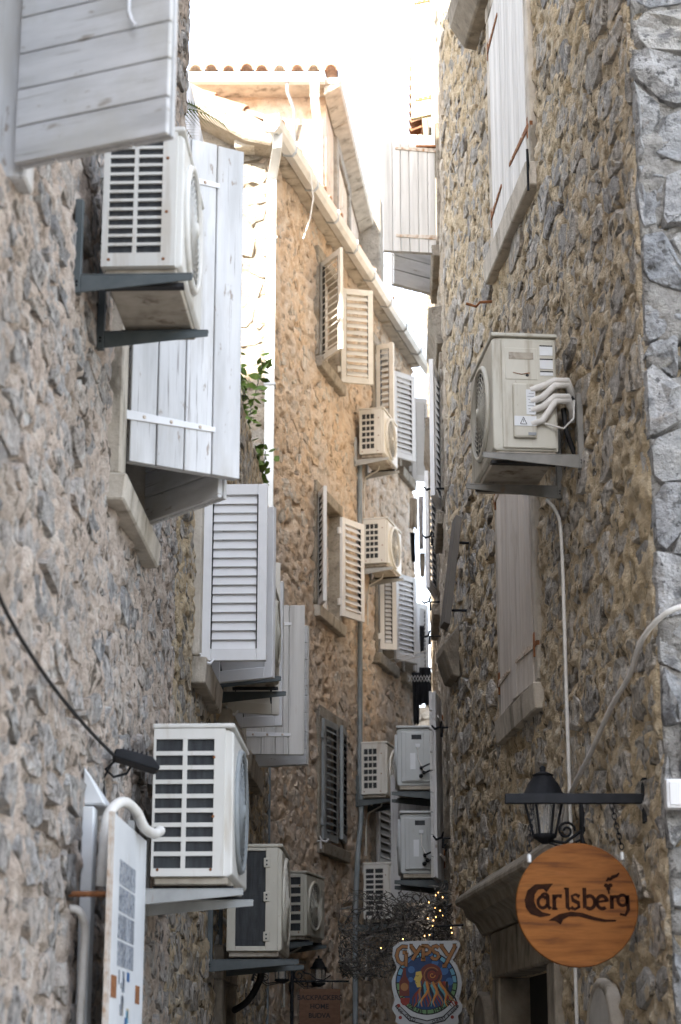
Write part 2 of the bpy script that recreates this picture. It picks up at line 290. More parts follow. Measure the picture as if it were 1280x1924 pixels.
# ------------------------------------------------------------------ rubble masonry
def vnoise(x, y, seed):
    rs = np.random.RandomState(seed); T = rs.rand(256, 256)
    xi, yi = np.floor(x).astype(int), np.floor(y).astype(int)
    fx, fy = x - xi, y - yi; fx = fx * fx * (3 - 2 * fx); fy = fy * fy * (3 - 2 * fy)
    g = lambda i, j: T[i % 256, j % 256]
    return (g(xi, yi) * (1 - fx) + g(xi + 1, yi) * fx) * (1 - fy) + (g(xi, yi + 1) * (1 - fx) + g(xi + 1, yi + 1) * fx) * fy
def fbm(x, y, seed, octv=4):
    s = 0; a = .5
    for i in range(octv):
        s = s + a * (vnoise(x * 2 ** i, y * 2 ** i, seed + i) - .5); a *= .55
    return s
def cells(x0, x1, z0, z1, cw, ch, seed, jit=.35, coursed=False):
    rnd = random.Random(seed); pts = []; z = z0 - ch
    while z < z1 + ch:
        h = ch * rnd.uniform(.6, 1.45); x = x0 - cw * rnd.uniform(.2, 1.6)
        while x < x1 + cw:
            wd = cw * (rnd.uniform(.45, 1.75))
            pts.append((x + wd / 2, z + h / 2 + rnd.uniform(-jit, jit) * h, wd, h)); x += wd
        z += h
    asp = cw / ch
    out = []
    P = np.array([(p[0], p[1] * asp) for p in pts])
    for i, p in enumerate(pts):
        d = ((P - P[i]) ** 2).sum(1); idx = np.argsort(d)[1:17]
        poly = [(p[0] - cw * 2, p[1] - ch * 2), (p[0] + cw * 2, p[1] - ch * 2), (p[0] + cw * 2, p[1] + ch * 2), (p[0] - cw * 2, p[1] + ch * 2)]
        for j in idx:
            nx, nz = (P[j][0] - P[i][0]), (P[j][1] - P[i][1])
            mx, mz = (P[j][0] + P[i][0]) / 2, (P[j][1] + P[i][1]) / 2
            f = lambda q: (q[0] - mx) * nx + (q[1] * asp - mz) * nz
            new = []
            for k in range(len(poly)):
                a, b = poly[k], poly[(k + 1) % len(poly)]; fa, fb = f(a), f(b)
                if fa <= 0: new.append(a)
                if (fa < 0 < fb) or (fb < 0 < fa):
                    t = fa / (fa - fb); new.append((a[0] + (b[0] - a[0]) * t, a[1] + (b[1] - a[1]) * t))
            poly = new
            if len(poly) < 3: break
        if len(poly) >= 3: out.append(poly)
    return out
def stone_geo(poly, fr, rnd, shrink, proud, rough, soft=.22):
    cx = sum(p[0] for p in poly) / len(poly); cz = sum(p[1] for p in poly) / len(poly)
    g = 1 - rnd.uniform(*shrink)
    # soften corners, then keep at most ten rim points
    n = len(poly); rim = []
    for i in range(n):
        a, b = poly[i], poly[(i + 1) % n]
        rim += [(a[0] * (1 - soft) + b[0] * soft, a[1] * (1 - soft) + b[1] * soft), (a[0] * soft + b[0] * (1 - soft), a[1] * soft + b[1] * (1 - soft))]
    while len(rim) > 10:
        k = min(range(len(rim)), key=lambda i: (rim[i][0] - rim[i - 1][0]) ** 2 + (rim[i][1] - rim[i - 1][1]) ** 2); rim.pop(k)
    sz = math.sqrt(max(1e-4, (max(p[0] for p in rim) - min(p[0] for p in rim)) * (max(p[1] for p in rim) - min(p[1] for p in rim))))
    j = lambda: rnd.uniform(-.05, .05) * sz * min(1, soft / .22)
    rim = [(cx + (p[0] - cx) * g + j(), cz + (p[1] - cz) * g + j()) for p in rim]
    h = rnd.uniform(*proud); tx, tz = rnd.gauss(0, .022), rnd.gauss(0, .03)
    m = len(rim); vs = []
    for (sc_, lo) in ((1.0, None), (.92, .80), (.50, 1.0)):
        for (x, z) in rim:
            X, Z = cx + (x - cx) * sc_ + (j() * .4 if sc_ < 1 else 0), cz + (z - cz) * sc_ + (j() * .4 if sc_ < 1 else 0)
            o = -.035 if lo is None else h * lo + (X - cx) * tx + (Z - cz) * tz + rnd.uniform(-1, 1) * rough
            vs.append(fr(X, o, Z))
    vs.append(fr(cx, h + rnd.uniform(-1, 1) * rough, cz))
    fs = [(r * m + i, r * m + (i + 1) % m, (r + 1) * m + (i + 1) % m, (r + 1) * m + i) for r in range(2) for i in range(m)]
    fs += [(2 * m + i, 2 * m + (i + 1) % m, 3 * m) for i in range(m)]
    area = abs(sum(rim[i][0] * rim[(i + 1) % m][1] - rim[(i + 1) % m][0] * rim[i][1] for i in range(m))) / 2
    return vs, fs, area, cx, cz
def masonry(root, fr, x0, x1, z0, z1, holes, ms, mm, cw, ch, seed, nparts=300, proud=(-.006, .020), shrink=(.04, .20), rough=.008, amp=.030, back=.55,
            res=(.021, .016), skip=None, eye=None, name='wall', edge=(1, 1), keep=1.0, jit=.35, soft=.22):
    """wall = rough mortar sheet with recessed openings; stones = single pieces set into it"""
    xs = list(np.arange(x0, x1, res[0])) + [x1]; zs = list(np.arange(z0, z1, res[1])) + [z1]
    for (a0, a1, b0, b1) in holes:
        for e, arr in ((a0, xs), (a1, xs), (b0, zs), (b1, zs)): arr += [e - .003, e + .003]
    xs = np.unique(np.clip(np.round(xs, 4), x0, x1)); zs = np.unique(np.clip(np.round(zs, 4), z0, z1))
    X, Z = np.meshgrid(xs, zs, indexing='ij')
    O = fbm(X * 2.7 + 17, Z * 3.7, seed, 2) * amp * .9 + fbm(X * 9, Z * 13, seed + 9, 5) * amp * 1.9 + .004
    pit = np.clip(vnoise(X * 13 + 5, Z * 19, seed + 20) - .64, 0, 1) * 3; O = O - pit * amp * 2.2 - np.clip(.05 - np.abs(fbm(X * 5 + 3, Z * 8, seed + 30, 3)), 0, 1) * amp * 8 * .35
    for (a0, a1, b0, b1) in holes:
        O[(X > a0) & (X < a1) & (Z > b0) & (Z < b1)] = -.20
    # fold the ends and the top back into the house
    X = np.vstack([X[:1], X, X[-1:]]); Z = np.vstack([Z[:1], Z, Z[-1:]])
    O = np.vstack([np.full((1, O.shape[1]), -back), O, np.full((1, O.shape[1]), -back)])
    X = np.hstack([X, X[:, -1:]]); Z = np.hstack([Z, Z[:, -1:]]); O = np.hstack([O, np.full((O.shape[0], 1), -back)])
    nx, nz = X.shape
    o, ex, ey, ez = (np.array(v) for v in (fr.o, fr.ex, fr.ey, fr.ez)); off = np.array(top(root).location)
    V = (o + X[..., None] * ex + O[..., None] * ey + Z[..., None] * ez - off).reshape(-1, 3)
    I = np.arange(nx * nz).reshape(nx, nz)
    F = np.stack([I[:-1, :-1], I[1:, :-1], I[1:, 1:], I[:-1, 1:]], -1).reshape(-1, 4)
    if fr.ex.cross(fr.ez).dot(fr.ey) < 0: F = F[:, ::-1]
    me = bpy.data.meshes.new(name)
    me.vertices.add(len(V)); me.vertices.foreach_set('co', V.ravel().astype(np.float32))
    me.loops.add(F.size); me.loops.foreach_set('vertex_index', F.ravel().astype(np.int32))
    me.polygons.add(len(F)); me.polygons.foreach_set('loop_start', np.arange(0, F.size, 4, dtype=np.int32))
    me.update(calc_edges=True); me.validate()
    me.materials.append(MATS[mm])
    wo = bpy.data.objects.new(name, me); C.objects.link(wo); wo.parent = root
    rnd = random.Random(seed + 1); lst = []
    for poly in cells(x0, x1, z0, z1, cw, ch, seed, jit):
        cx = sum(p[0] for p in poly) / len(poly); cz = sum(p[1] for p in poly) / len(poly)
        if not (x0 - cw * 1.3 < cx < x1 + cw * 1.3 and z0 < cz < z1) or max(p[0] for p in poly) < x0 + cw * .18 or min(p[0] for p in poly) > x1 - cw * .18: continue
        if rnd.random() > keep: continue
        poly = [(min(max(p[0], x0 - .01 * edge[0]), x1 + .01 * edge[1]), min(p[1], z1 + .01)) for p in poly]
        if any(a0 - .03 < p[0] < a1 + .03 and b0 - .03 < p[1] < b1 + .03 for (a0, a1, b0, b1) in holes for p in poly + [(cx, cz)]): continue
        if skip and skip(cx, cz): continue
        vs, fs, area, cx, cz = stone_geo(poly, fr, rnd, shrink, proud, rough, soft)
        lst.append((area / (fr(cx, 0, cz) - Vector((0, 0, 1.6))).length_squared if (eye is None or eye(cx, cz)) else 0, vs, fs))
    lst.sort(key=lambda t: -t[0])
    for _, vs, fs in lst[:nparts]: MB().add(vs, fs).build('stone', ms, wo)
    rest = MB()
    for _, vs, fs in lst[nparts:]: rest.add(vs, fs)
    if rest.v:
        ro = rest.build('stones_small', ms, wo); ro['kind'] = 'stuff'
    return wo

# ------------------------------------------------------------------ openings and shutters
def window(root, W, y0, y1, z0, z1, sillmat='dressed_stone', sill=(.12, .12, .09), surround='dressed_stone', sw=.11, proud=.03, frame='white_metal', pane='glass', label=None):
    f = local(W, y0, 0, z0); L = (y1 - y0) * W.ex.length; H = z1 - z0
    m = MB()
    for a0, a1, c0, c1 in ((.0, .05, 0, H), (L - .05, L, 0, H), (.05, L - .05, 0, .05), (.05, L - .05, H - .05, H), (L / 2 - .03, L / 2 + .03, .05, H - .05)):
        m.box(f, a0, a1, -.16, -.11, c0, c1)
    wo = m.build('window', frame, root, .004)
    if label: wo['label'] = label
    for a0, a1 in ((.05, L / 2 - .03), (L / 2 + .03, L - .05)):
        MB().box(f, a0, a1, -.15, -.142, .05, H - .05).build('pane', pane, wo)
    if surround:
        for a0, a1 in ((-sw, 0), (L, L + sw)): MB().box(f, a0, a1, -.19, proud, 0, H).build('jamb', surround, wo, .008)
        MB().box(f, -sw, L + sw, -.19, proud + .004, H, H + sw * 1.2).build('lintel', surround, wo, .008)
    if sill:
        t, e, p = sill
        MB().hexa([f(-e, -.19, -t), f(L + e, -.19, -t), f(L + e, p, -t), f(-e, p, -t), f(-e, -.19, 0), f(L + e, -.19, 0), f(L + e, p + .012, -.015), f(-e, p + .012, -.015)]).build('sill', sillmat, wo, .008)
    return wo
def leafframe(W, Y, o, z, side, phi):
    al, ou = W.ex.normalized(), W.ey.normalized(); p = R(phi)
    s = 1 if side == 'near' else -1
    return Frame(W(Y, o, z), al * (s * math.cos(p)) + ou * math.sin(p), al * (-s * math.sin(p)) + ou * math.cos(p))
def plank_leaf(root, W, Y, z, side, phi, w_, h, nv=4, nh=12, o=.04, mat='white_wood', mat2='white_wood_flat', strap='white_metal', label=None, bar=True, seed=1, drop=.0):
    rnd = random.Random(seed); f = leafframe(W, Y, o, z, side, phi)
    core = MB()
    core.box(f, .012, w_ - .012, -.006, .004, .012, h - .012)
    so = core.build('shutter', mat, root)
    if label: so['label'] = label
    a = 0.0
    ws = [rnd.uniform(.85, 1.15) for _ in range(nv)]; t = sum(ws)
    for k in range(nv):
        b = a + w_ * ws[k] / t
        MB().hexa([f(a + .003, .004, rnd.uniform(0, .006) - drop), f(b - .003, .004, rnd.uniform(0, .006) - drop), f(b - .003, .024 + rnd.uniform(-.002, .002), 0 - drop), f(a + .003, .024, 0 - drop),
                   f(a + .003, .004, h), f(b - .003, .004, h - rnd.uniform(0, .006)), f(b - .003, .024 + rnd.uniform(-.002, .002), h), f(a + .003, .024, h - rnd.uniform(0, .005))]).build('plank', mat, so, .003)
        a = b
    c = 0.0
    ws = [rnd.uniform(.9, 1.1) for _ in range(nh)]; t = sum(ws)
    for k in range(nh):
        d = c + h * ws[k] / t
        MB().box(f, .002, w_ - .002 - rnd.uniform(0, .004), -.028 + rnd.uniform(-.0015, .0015), -.006, c + .0025, d - .0025).build('plank', mat2, so, .003)
        c = d
    for zz in (h * .13, h * .87):
        MB().hexa([f(-.05, .024, zz - .022), f(w_ * .76, .024, zz - .012), f(w_ * .76, .031, zz - .012), f(-.05, .031, zz - .022),
                   f(-.05, .024, zz + .022), f(w_ * .76, .024, zz + .012), f(w_ * .76, .031, zz + .012), f(-.05, .031, zz + .022)]).build('strap_hinge', strap, so, .002)
        p = MB(); p.lathe(f.shift(-.05, .02, zz), [(.011, -.07), (.011, .06), (.006, .075)], 8)
        p.box(f, -.12, -.04, .008, .026, zz - .014, zz + .014)
        p.build('pintle', 'rust', so)
        for q in (.12, .36, .62): MB().lathe(Frame(f(w_ * q, .031, zz), f.ex, f.ez, f.ey), [(.009, 0), (.006, .005)], 8).build('bolt', 'rust_paint', so)
    return so, f
def louvre_leaf(root, W, Y, z, side, phi, w_, h, n, o=.04, mat='white_metal', label=None, st=.058, tilt=22, mid=False, slat_d=.05):
    f = leafframe(W, Y, o, z, side, phi); m = MB()
    m.box(f, 0, st, -.018, .018, 0, h); m.box(f, w_ - st, w_, -.018, .018, 0, h)
    m.box(f, st, w_ - st, -.017, .017, 0, st * 1.25); m.box(f, st, w_ - st, -.017, .017, h - st * 1.15, h)
    if mid: m.box(f, st, w_ - st, -.017, .017, h * .5 - st * .5, h * .5 + st * .5)
    so = m.build('shutter', mat, root, .003)
    if label: so['label'] = label
    z0, z1 = st * 1.25, h - st * 1.15; p = (z1 - z0) / n; t = R(tilt); ln = p * 1.12
    for k in range(n):
        c = z0 + (k + .5) * p
        if mid and abs(c - h * .5) < st * .5 + p * .3: continue
        # slat: outer edge low, inner edge high
        d0, d1 = math.sin(t) * ln / 2, math.cos(t) * ln / 2
        MB().hexa([f(st + .004, d0 - .003, c - d1), f(w_ - st - .004, d0 - .003, c - d1), f(w_ - st - .004, d0 + .003, c - d1 + .001), f(st + .004, d0 + .003, c - d1 + .001),
                   f(st + .004, -d0 - .003, c + d1), f(w_ - st - .004, -d0 - .003, c + d1), f(w_ - st - .004, -d0 + .003, c + d1 + .001), f(st + .004, -d0 + .003, c + d1 + .001)]).build('slat', mat, so)
    for a in (st, w_ - st): MB().box(f, a - .0035, a + .0035, -.010, .0185, z0, z1).build('slat_gap_shade', 'black_rubber', so)  # black strips painted in for shade in the gaps at slat ends
    for zz in (h * .14, h * .86):
        MB().box(f, -.035, .012, -.006, .022, zz - .035, zz + .035).build('hinge', mat, so, .003)
    return so, f
def shutter_dog(root, W, Y, o, z, mat='black_iron', flip=1):
    f = local(W, Y, 0, z); m = MB()
    m.tube([f(0, -.05, 0), f(0, o, 0)], .008, 6)
    m.tube([f(-.03, o, .045 * flip), f(0, o + .01, .005), f(.0, o + .055, -.01), f(.02, o + .075, .02 * flip)], [.007, .011, .011, .007], 6)
    m.tube([f(0, o, 0), f(.01, o, -.075)], [.009, .013], 6)
    return m.build('shutter_catch', mat, root)

# ------------------------------------------------------------------ air conditioner
def aircon(label, W, Y, o, z, L, D, H, style, paint='ac_paint', bk='bracket', bks=(.02, .62), arm=.0, leg=.36, rows=9, cols=2, gh=(.06, .94), ga=(.08, .80), fan=.42, grille=None, ang=0.0, group='air conditioners bolted to the alley walls', tilt=0.0, chamfer=.05, legdown=False, face='near'):
    fr = local(W, Y, 0, z, ang)
    T = thing('air_conditioner', label, 'air conditioner', fr(L / 2, o + D / 2, 0), group)
    b0, b1 = o, o + D; base = .05
    # casing: rounded on the fan side, hollow ends carry the grille
    cz = chamfer
    prof = [(b0, 0), (b1 - cz, 0), (b1 - cz * .3, cz * .0), (b1, .012), (b1, H - .02), (b1 - cz * .3, H - .006), (b1 - cz, H), (b0, H)]
    body = MB().extr(fr.shift(0, 0, base), prof, .014, L).build('casing', paint, T, .008, 2)
    MB().box(fr.shift(0, 0, base), -.006, L + .006, b0 - .006, b1 + .004, H + .001, H + .022).build('lid', paint, T, .006, 2)
    MB().box(fr, .02, L - .02, b0 + .015, b1 - .02, .018, base - .001).build('base_tray', 'ac_base', T, .004)
    for q in (.14, .82): MB().box(fr, L * q - .02, L * q + .02, b0 + .0, b1 + .0, .001, .018).build('foot', 'black_rubber', T)
    f = fr.shift(0, 0, base)
    g0, g1 = b0 + D * ga[0], b0 + D * ga[1]; h0, h1 = H * gh[0], H * gh[1]
    if style in ('vents', 'coil'):
        MB().box(f, .006, .0139, g0 - .004, g1 + .004, h0 - .004, h1 + .004).build('coil', 'coil_dark', T)
    if style == 'vents':
        m = MB()
        for a, b, c, d in ((b0 + .001, g0, .002, H - .002), (g1, b1 - cz * .5, .002, H - .002), (g0, g1, .002, h0), (g0, g1, h1, H - .002)): m.box(f, -.006, .0138, a, b, c, d)
        cw_, rh = (g1 - g0) / cols, (h1 - h0) / rows
        for k in range(1, cols): m.box(f, -.005, .008, g0 + k * cw_ - cw_ * .075, g0 + k * cw_ + cw_ * .075, h0, h1)
        for k in range(1, rows): m.box(f, -.0045, .009, g0, g1, h0 + k * rh - rh * .15, h0 + k * rh + rh * .15)
        m.build('side_grille', paint, T)
        for bb, cc in ((b0 + .03, .03), (b1 - cz - .02, .03), (b1 - cz - .012, H * .4), (b1 - cz - .012, H * .8)): MB().lathe(Frame(f(-.006, bb, cc), f.ey, f.ez, -f.ex), [(.007, 0), (.005, .003)], 8).build('screw', 'rust', T)
    if style == 'coil':
        m = MB()
        for a, b, c, d in ((b0 + .001, g0, .002, H - .002), (g1, b1 - cz * .5, .002, H - .002), (g0, g1, .002, h0), (g0, g1, h1, H - .002)): m.box(f, -.006, .0138, a, b, c, d)
        m.build('side_frame', paint, T, .003)
        for cc in (.14, .52, .85):
            MB().box(f, -.012, -.0055, g1 - .012, g1 + .03, H * cc - .03, H * cc + .03).build('clip', paint, T, .003)
            for q in (-.012, .012): MB().box(f, -.0145, -.0118, g1 + .002, g1 + .012, H * cc + q - .005, H * cc + q + .005).build('clip_hole', 'coil_dark', T)
    if style == 'service':
        MB().box(f, .002, .0139, b0 + .012, b1 - cz, .012, H - .012).build('side_panel', paint, T, .008, 2)
        m = MB().box(f, -.022, .0025, b0 + D * .34, b0 + D * .70, H * .10, H * .58); m.build('valve_cover', paint, T, .012, 2)
    if style == 'valves':
        MB().box(f, -.004, .0139, b0 + .02, b1 - .035, .03, H - .03).build('side_panel', paint, T, .008, 2)
        m = MB(); m.box(f, -.010, -.0035, b0 + D * .30, b0 + D * .78, H * .08, H * .92); m.build('raised_panel', paint, T, .006, 2)
        MB().box(f, -.0125, -.0095, b0 + D * .36, b0 + D * .62, H * .80, H * .88).build('handle_slot', 'coil_dark', T)
        MB().box(f, -.013, -.0095, b0 + D * .52, b0 + D * .66, H * .28, H * .56).build('rating_label', 'sign_white', T)
        MB().box(f, -.024, -.0095, b0 + D * .40, b0 + D * .52, H * .66, H * .72).build('cable_clamp', 'sign_white', T, .002)
        for q, hh in ((.36, .30), (.30, .22), (.38, .16)):
            v = MB(); v.lathe(Frame(f(-.01, b0 + D * q, H * hh), f.ey, f.ez, -f.ex), [(.018, 0), (.018, .02), (.010, .022), (.010, .05)], 8); v.build('valve', 'black_iron', T)
        for q, hh in ((.36, .30), (.30, .20)):
            p = f(-.05, b0 + D * q, H * hh)
            MB().tube([p, p + f.ez * .02 - f.ex * .02 - f.ey * .05, f(-.03, b0 - .02, H * (hh + .12)), f(.05, b0 - .09, H * (hh + .25))], .008, 6).build('pipe', 'black_rubber', T)
        MB().tube([f(-.02, b0 + D * .46, H * .66), f(-.03, b0 + D * .45, H * .45), f(-.03, b0 + D * .30, H * .25), f(-.02, b0 + D * .05, H * .20), f(.0, b0 - .05, H * .3)], .005, 6).build('pipe', 'white_pipe', T)
    # fan side
    ff = Frame(f(L * fan, b1, H * .5), f.ex, f.ey, f.ez); r = min(H * .45, L * .34)
    MB().lathe(Frame(ff.o, ff.ex, ff.ez, ff.ey), [(r * .99, -.004), (r * .99, .006)], 32).build('fan_opening', 'coil_dark', T)
    m = MB()
    for k in range(1, 10): m.ring(ff.shift(0, .012 + .012 * (1 - (k / 10) ** 2), 0), r * k / 10, .0026, 40, 5)
    m.ring(ff.shift(0, .006, 0), r, .016, 40, 6)
    m.lathe(Frame(ff(0, .02, 0), ff.ex, ff.ez, ff.ey), [(r * .12, 0), (r * .12, .008), (r * .05, .012)], 16)
    for k in range(8):
        q = math.pi * k / 8
        m.tube([ff(-r * math.cos(q), .006, -r * math.sin(q)), ff(0, .022, 0), ff(r * math.cos(q), .006, r * math.sin(q))], .0028, 5)
    m.build('fan_grille', grille or paint, T)
    m = MB()
    for k in range(5): m.box(f, L * .82, L * .96, b1 - .001, b1 + .004, H * (.5 + .07 * k), H * (.53 + .07 * k))
    m.build('louvre_vent', paint, T)
    # wall brackets: leg up the wall, tapered arm under the unit
    for q in bks:
        a = q
        m = MB(); ar = b1 + .05 + arm
        m.box(fr, a - .018, a + .018, .004, .034, -.075, leg) if not legdown else m.box(fr, a - .018, a + .018, .004, .034, -leg, .0)
        m.box(fr, a - .018, a + .018, .0345, ar, -.006, .0)
        m.hexa([fr(a - .018, .0345, -.075), fr(a - .012, .0345, -.075), fr(a - .012, ar, -.03), fr(a - .018, ar, -.03), fr(a - .018, .0345, -.0061), fr(a - .012, .0345, -.0061), fr(a - .012, ar, -.0061), fr(a - .018, ar, -.0061)])
        br = m.build('wall_bracket', bk, T, .002)
        for cc in (-.04, -.055): MB().lathe(Frame(fr(a - .0182, .02, cc + .01), fr.ey, fr.ez, -fr.ex), [(.006, 0), (.004, .004)], 6).build('bolt', 'black_iron', br)
    if W is WT: MB().tube([fr(L * .55, b0 + D * .5, .03), fr(L * .55, b0 + D * .45, -.03), fr(L * .58, b0 * .6, -.10), fr(L * .60, .02, -.22), fr(L * .60, .02, -.55)], .009, 6).build('drain_hose', 'white_pipe', T)
    MB().tube([fr(L * .97, b0 + D * .35, base + H * .25), fr(L * 1.06, b0 + D * .25, base + H * .22), fr(L * 1.07, b0 * .4, base + H * .35), fr(L * 1.04, -.02, base + H * .45)], .018, 8).build('insulated_pipe', 'white_pipe', T)
    return T, fr, f

# ------------------------------------------------------------------ ground
g = MB().add([(-300, -300, 0), (300, -300, 0), (300, 600, 0), (-300, 600, 0)], [(0, 1, 2, 3)]).build('ground', 'paving'); g['kind'] = 'structure'

# ------------------------------------------------------------------ tall stone house, near left
HL = thing('stone_house', 'tall rubble stone house filling the left edge with white plank shutters', 'house', (-1.1, 7, 0))
holesL = [(4.95, 5.75, 4.36, 5.80), (8.12, 8.90, 4.06, 5.74)]
masonry(HL, WL, 4.4, 10.35, 1.2, 9.2, holesL, 'stone_left', 'mortar_left', .30, .150, 11, eye=lambda y, z: 5.6 < y < 10.3 and z > 1.6 + .13 * y and z < 1.6 + .62 * y)
m = MB()
for (ya, yb, za, zb, o0, o1) in ((-7, 10.34, 0, 12.3, -7, -.5), (-7, 4.4, 0, 12.3, -.5, 0), (4.4, 10.34, 0, 1.2, -.5, .0), (4.4, 10.34, 9.2, 12.3, -.5, 0)):
    m.hexa([WL(ya, o0, za), WL(yb, o0, za), WL(yb, o1, za), WL(ya, o1, za), WL(ya, o0, zb), WL(yb, o0, zb), WL(yb, o1, zb), WL(ya, o1, zb)])
m.build('outer_walls', 'mortar_left', HL)
MB().hexa([WL(-7.2, -7, 12.3), WL(10.45, -7, 12.3), WL(10.45, .12, 12.3), WL(-7.2, .12, 12.3), WL(-7.2, -7, 12.45), WL(10.45, -7, 12.45), WL(10.45, .12, 12.45), WL(-7.2, .12, 12.45)]).build('roof', 'terracotta', HL)
w1 = window(HL, WL, 4.95, 5.75, 4.36, 5.80, surround='white_wood', sw=.13, proud=.055, sill=None)
plank_leaf(HL, WL, 5.74, 4.391, 'far', 69, .555, 1.50, 4, 12, .03, label='large white shutter of horizontal boards, cut by the top left edge', seed=3)
f = leafframe(WL, 5.74, .03, 4.391, 'far', 69)
# latch hook hanging on the inner face
so = [o for o in HL.children if o.name.startswith('shutter')][-1]
MB().tube([f(.43, -.029, .58), f(.42, -.045, .585), f(.415, -.05, .54), f(.415, -.05, .44), f(.43, -.055, .40), f(.45, -.06, .375)], .006, 6).build('latch_hook', 'white_metal', so)
MB().box(local(WL, 5.80, 0, 4.70), -.05, .03, .03, .085, -.035, .035).build('rusty_hinge', 'rust', HL, .01)
w2 = window(HL, WL, 8.12, 8.90, 4.06, 5.74, surround='dressed_stone', sw=.15, proud=.05, sill=(.13, .20, .075))
s2, f = plank_leaf(HL, WL, 8.14, 4.16, 'near', 58, .54, 1.60, 4, 12, .05, label='tall white shutter of four upright boards with strap hinge, beside the high air conditioner', seed=5)
s3, f = plank_leaf(HL, WL, 8.88, 4.086, 'far', 43, .575, 1.60, 4, 12, .05, label='white shutter seen from below behind the tall upright board shutter', seed=6)

# ------------------------------------------------------------------ lower stone house further along on the left
HW = thing('stone_house', 'low dark rubble house on the left between tall house and tan house', 'house', (-.8, 13.5, 0))
WA = (11.40, 12.14, 3.97, 5.05); WB = (13.02, 13.76, 3.96, 5.0); WC = (14.66, 15.72, 3.95, 5.08); WD = (13.1, 13.75, 1.5, 2.2)
masonry(HW, WL, 10.36, 17.55, 1.2, 6.6, [WA, WB, WC, WD], 'stone_right', 'mortar_right', .30, .150, 12, nparts=220, eye=lambda y, z: z > 1.6 + .03 * y)
m = MB()
for (ya, yb, za, zb, o0, o1) in ((10.36, 17.6, 0, 6.58, -6, -.5), (10.36, 17.55, 0, 1.2, -.5, .0)):
    m.hexa([WL(ya, o0, za), WL(yb, o0, za), WL(yb, o1, za), WL(ya, o1, za), WL(ya, o0, zb), WL(yb, o0, zb), WL(yb, o1, zb), WL(ya, o1, zb)])
m.build('outer_walls', 'mortar_right', HW)
for (a, b, c, d) in (WA, WB, WC): window(HW, WL, a, b, c, d, sw=.12, proud=.045, sill=(.17, .14, .08))
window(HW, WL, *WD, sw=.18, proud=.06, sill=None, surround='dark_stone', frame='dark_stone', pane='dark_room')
f = local(WL, 13.1, 0, 1.5)
for k in range(9): MB().lathe(f.shift(.04 + .07 * k, .01, 0), [(.009, 0), (.009, .7)], 6).build('window_bar', 'dark_stone', HW)
louvre_leaf(HW, WL, 11.41, 3.958, 'near', 90, .385, 1.085, 17, label='white metal louvre shutter, the nearest and largest louvred one on the left')
louvre_leaf(HW, WL, 12.12, 3.962, 'far', 66, .43, 1.095, 17, label='white louvre shutter showing its lower rail behind the largest louvred one')
louvre_leaf(HW, WL, 13.04, 3.95, 'near', 68, .37, 1.06, 17, mat='cream_metal', label='cream louvre shutter whose bottom rail shows under the black wall bracket')
louvre_leaf(HW, WL, 13.74, 3.962, 'far', 79, .345, 1.04, 17)
plank_leaf(HW, WL, 14.67, 3.921, 'near', 84, .44, 1.15, 4, 9, label='cream plank shutter furthest along the left wall', mat='pale_wood', mat2='white_wood_flat', seed=9)
plank_leaf(HW, WL, 15.71, 3.98, 'far', 73, .44, 1.13, 4, 8, mat='pale_wood', mat2='white_wood_flat', seed=10)
for Y in (11.30, 12.98): shutter_dog(HW, WL, Y, .05, 3.93, 'white_metal')

# ------------------------------------------------------------------ tan rendered house, middle
HT = thing('tan_house', 'tall tan house in the middle with eaves, gutter and many shutters', 'house', (0, 21, 0))
T1 = (19.42, 20.20, 8.86, 9.98); T2 = (21.80, 22.60, 8.80, 9.92); T3 = (23.10, 23.60, 8.80, 9.92)
M1 = (19.38, 20.20, 6.18, 7.36); M2 = (21.88, 22.62, 6.22, 7.36); M3 = (23.16, 23.70, 6.25, 7.3); B1 = (19.52, 20.36, 3.84, 5.06); B2 = (21.72, 22.30, 3.84, 5.0)
TW = [T1, T2, T3, M1, M2, M3, B1, B2]
masonry(HT, WT, 17.70, 23.85, 1.2, 10.34, TW, 'stone_tan', 'plaster_tan', .26, .15, 21, nparts=300, proud=(-.012, .010), shrink=(.04, .24), rough=.006, amp=.034, res=(.028, .024), keep=.8, eye=lambda y, z: z > 2.6)
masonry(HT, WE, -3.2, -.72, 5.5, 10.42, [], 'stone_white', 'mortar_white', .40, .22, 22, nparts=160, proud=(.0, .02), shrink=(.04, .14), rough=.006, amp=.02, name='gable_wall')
m = MB()
p = [WT(17.75, -.5, 0), WT(23.8, -.5, 0)]
m.hexa([(-6, 17.75, 0), p[0], p[1], (-6, 23.8, 0), (-6, 17.75, 10.2), p[0] + Vector((0, 0, 10.2)), p[1] + Vector((0, 0, 10.2)), (-6, 23.8, 10.2)])
m.hexa([WT(17.72, -.5, 0), WT(23.8, -.5, 0), WT(23.8, 0, 0), WT(17.72, 0, 0), WT(17.72, -.5, 1.2), WT(23.8, -.5, 1.2), WT(23.8, 0, 1.2), WT(17.72, 0, 1.2)])
m.build('outer_walls', 'mortar_white', HT)
# gable triangle and verge cornice, stepping down to the eave
MB().prism(WE, [(-3.2, 10.40), (-.74, 10.40), (-.74, 10.52), (-3.2, 11.95)], -.5, -.01).build('gable', 'stone_white', HT)
vg = MB().prism(WE, [(-3.4, 11.78), (-.92, 10.36), (-.66, 10.30), (-.62, 10.50), (-.84, 10.62), (-3.4, 12.08)], -.4, .30)
vg.build('verge_cornice', 'mortar_white', HT, .02)
rnd = random.Random(5)
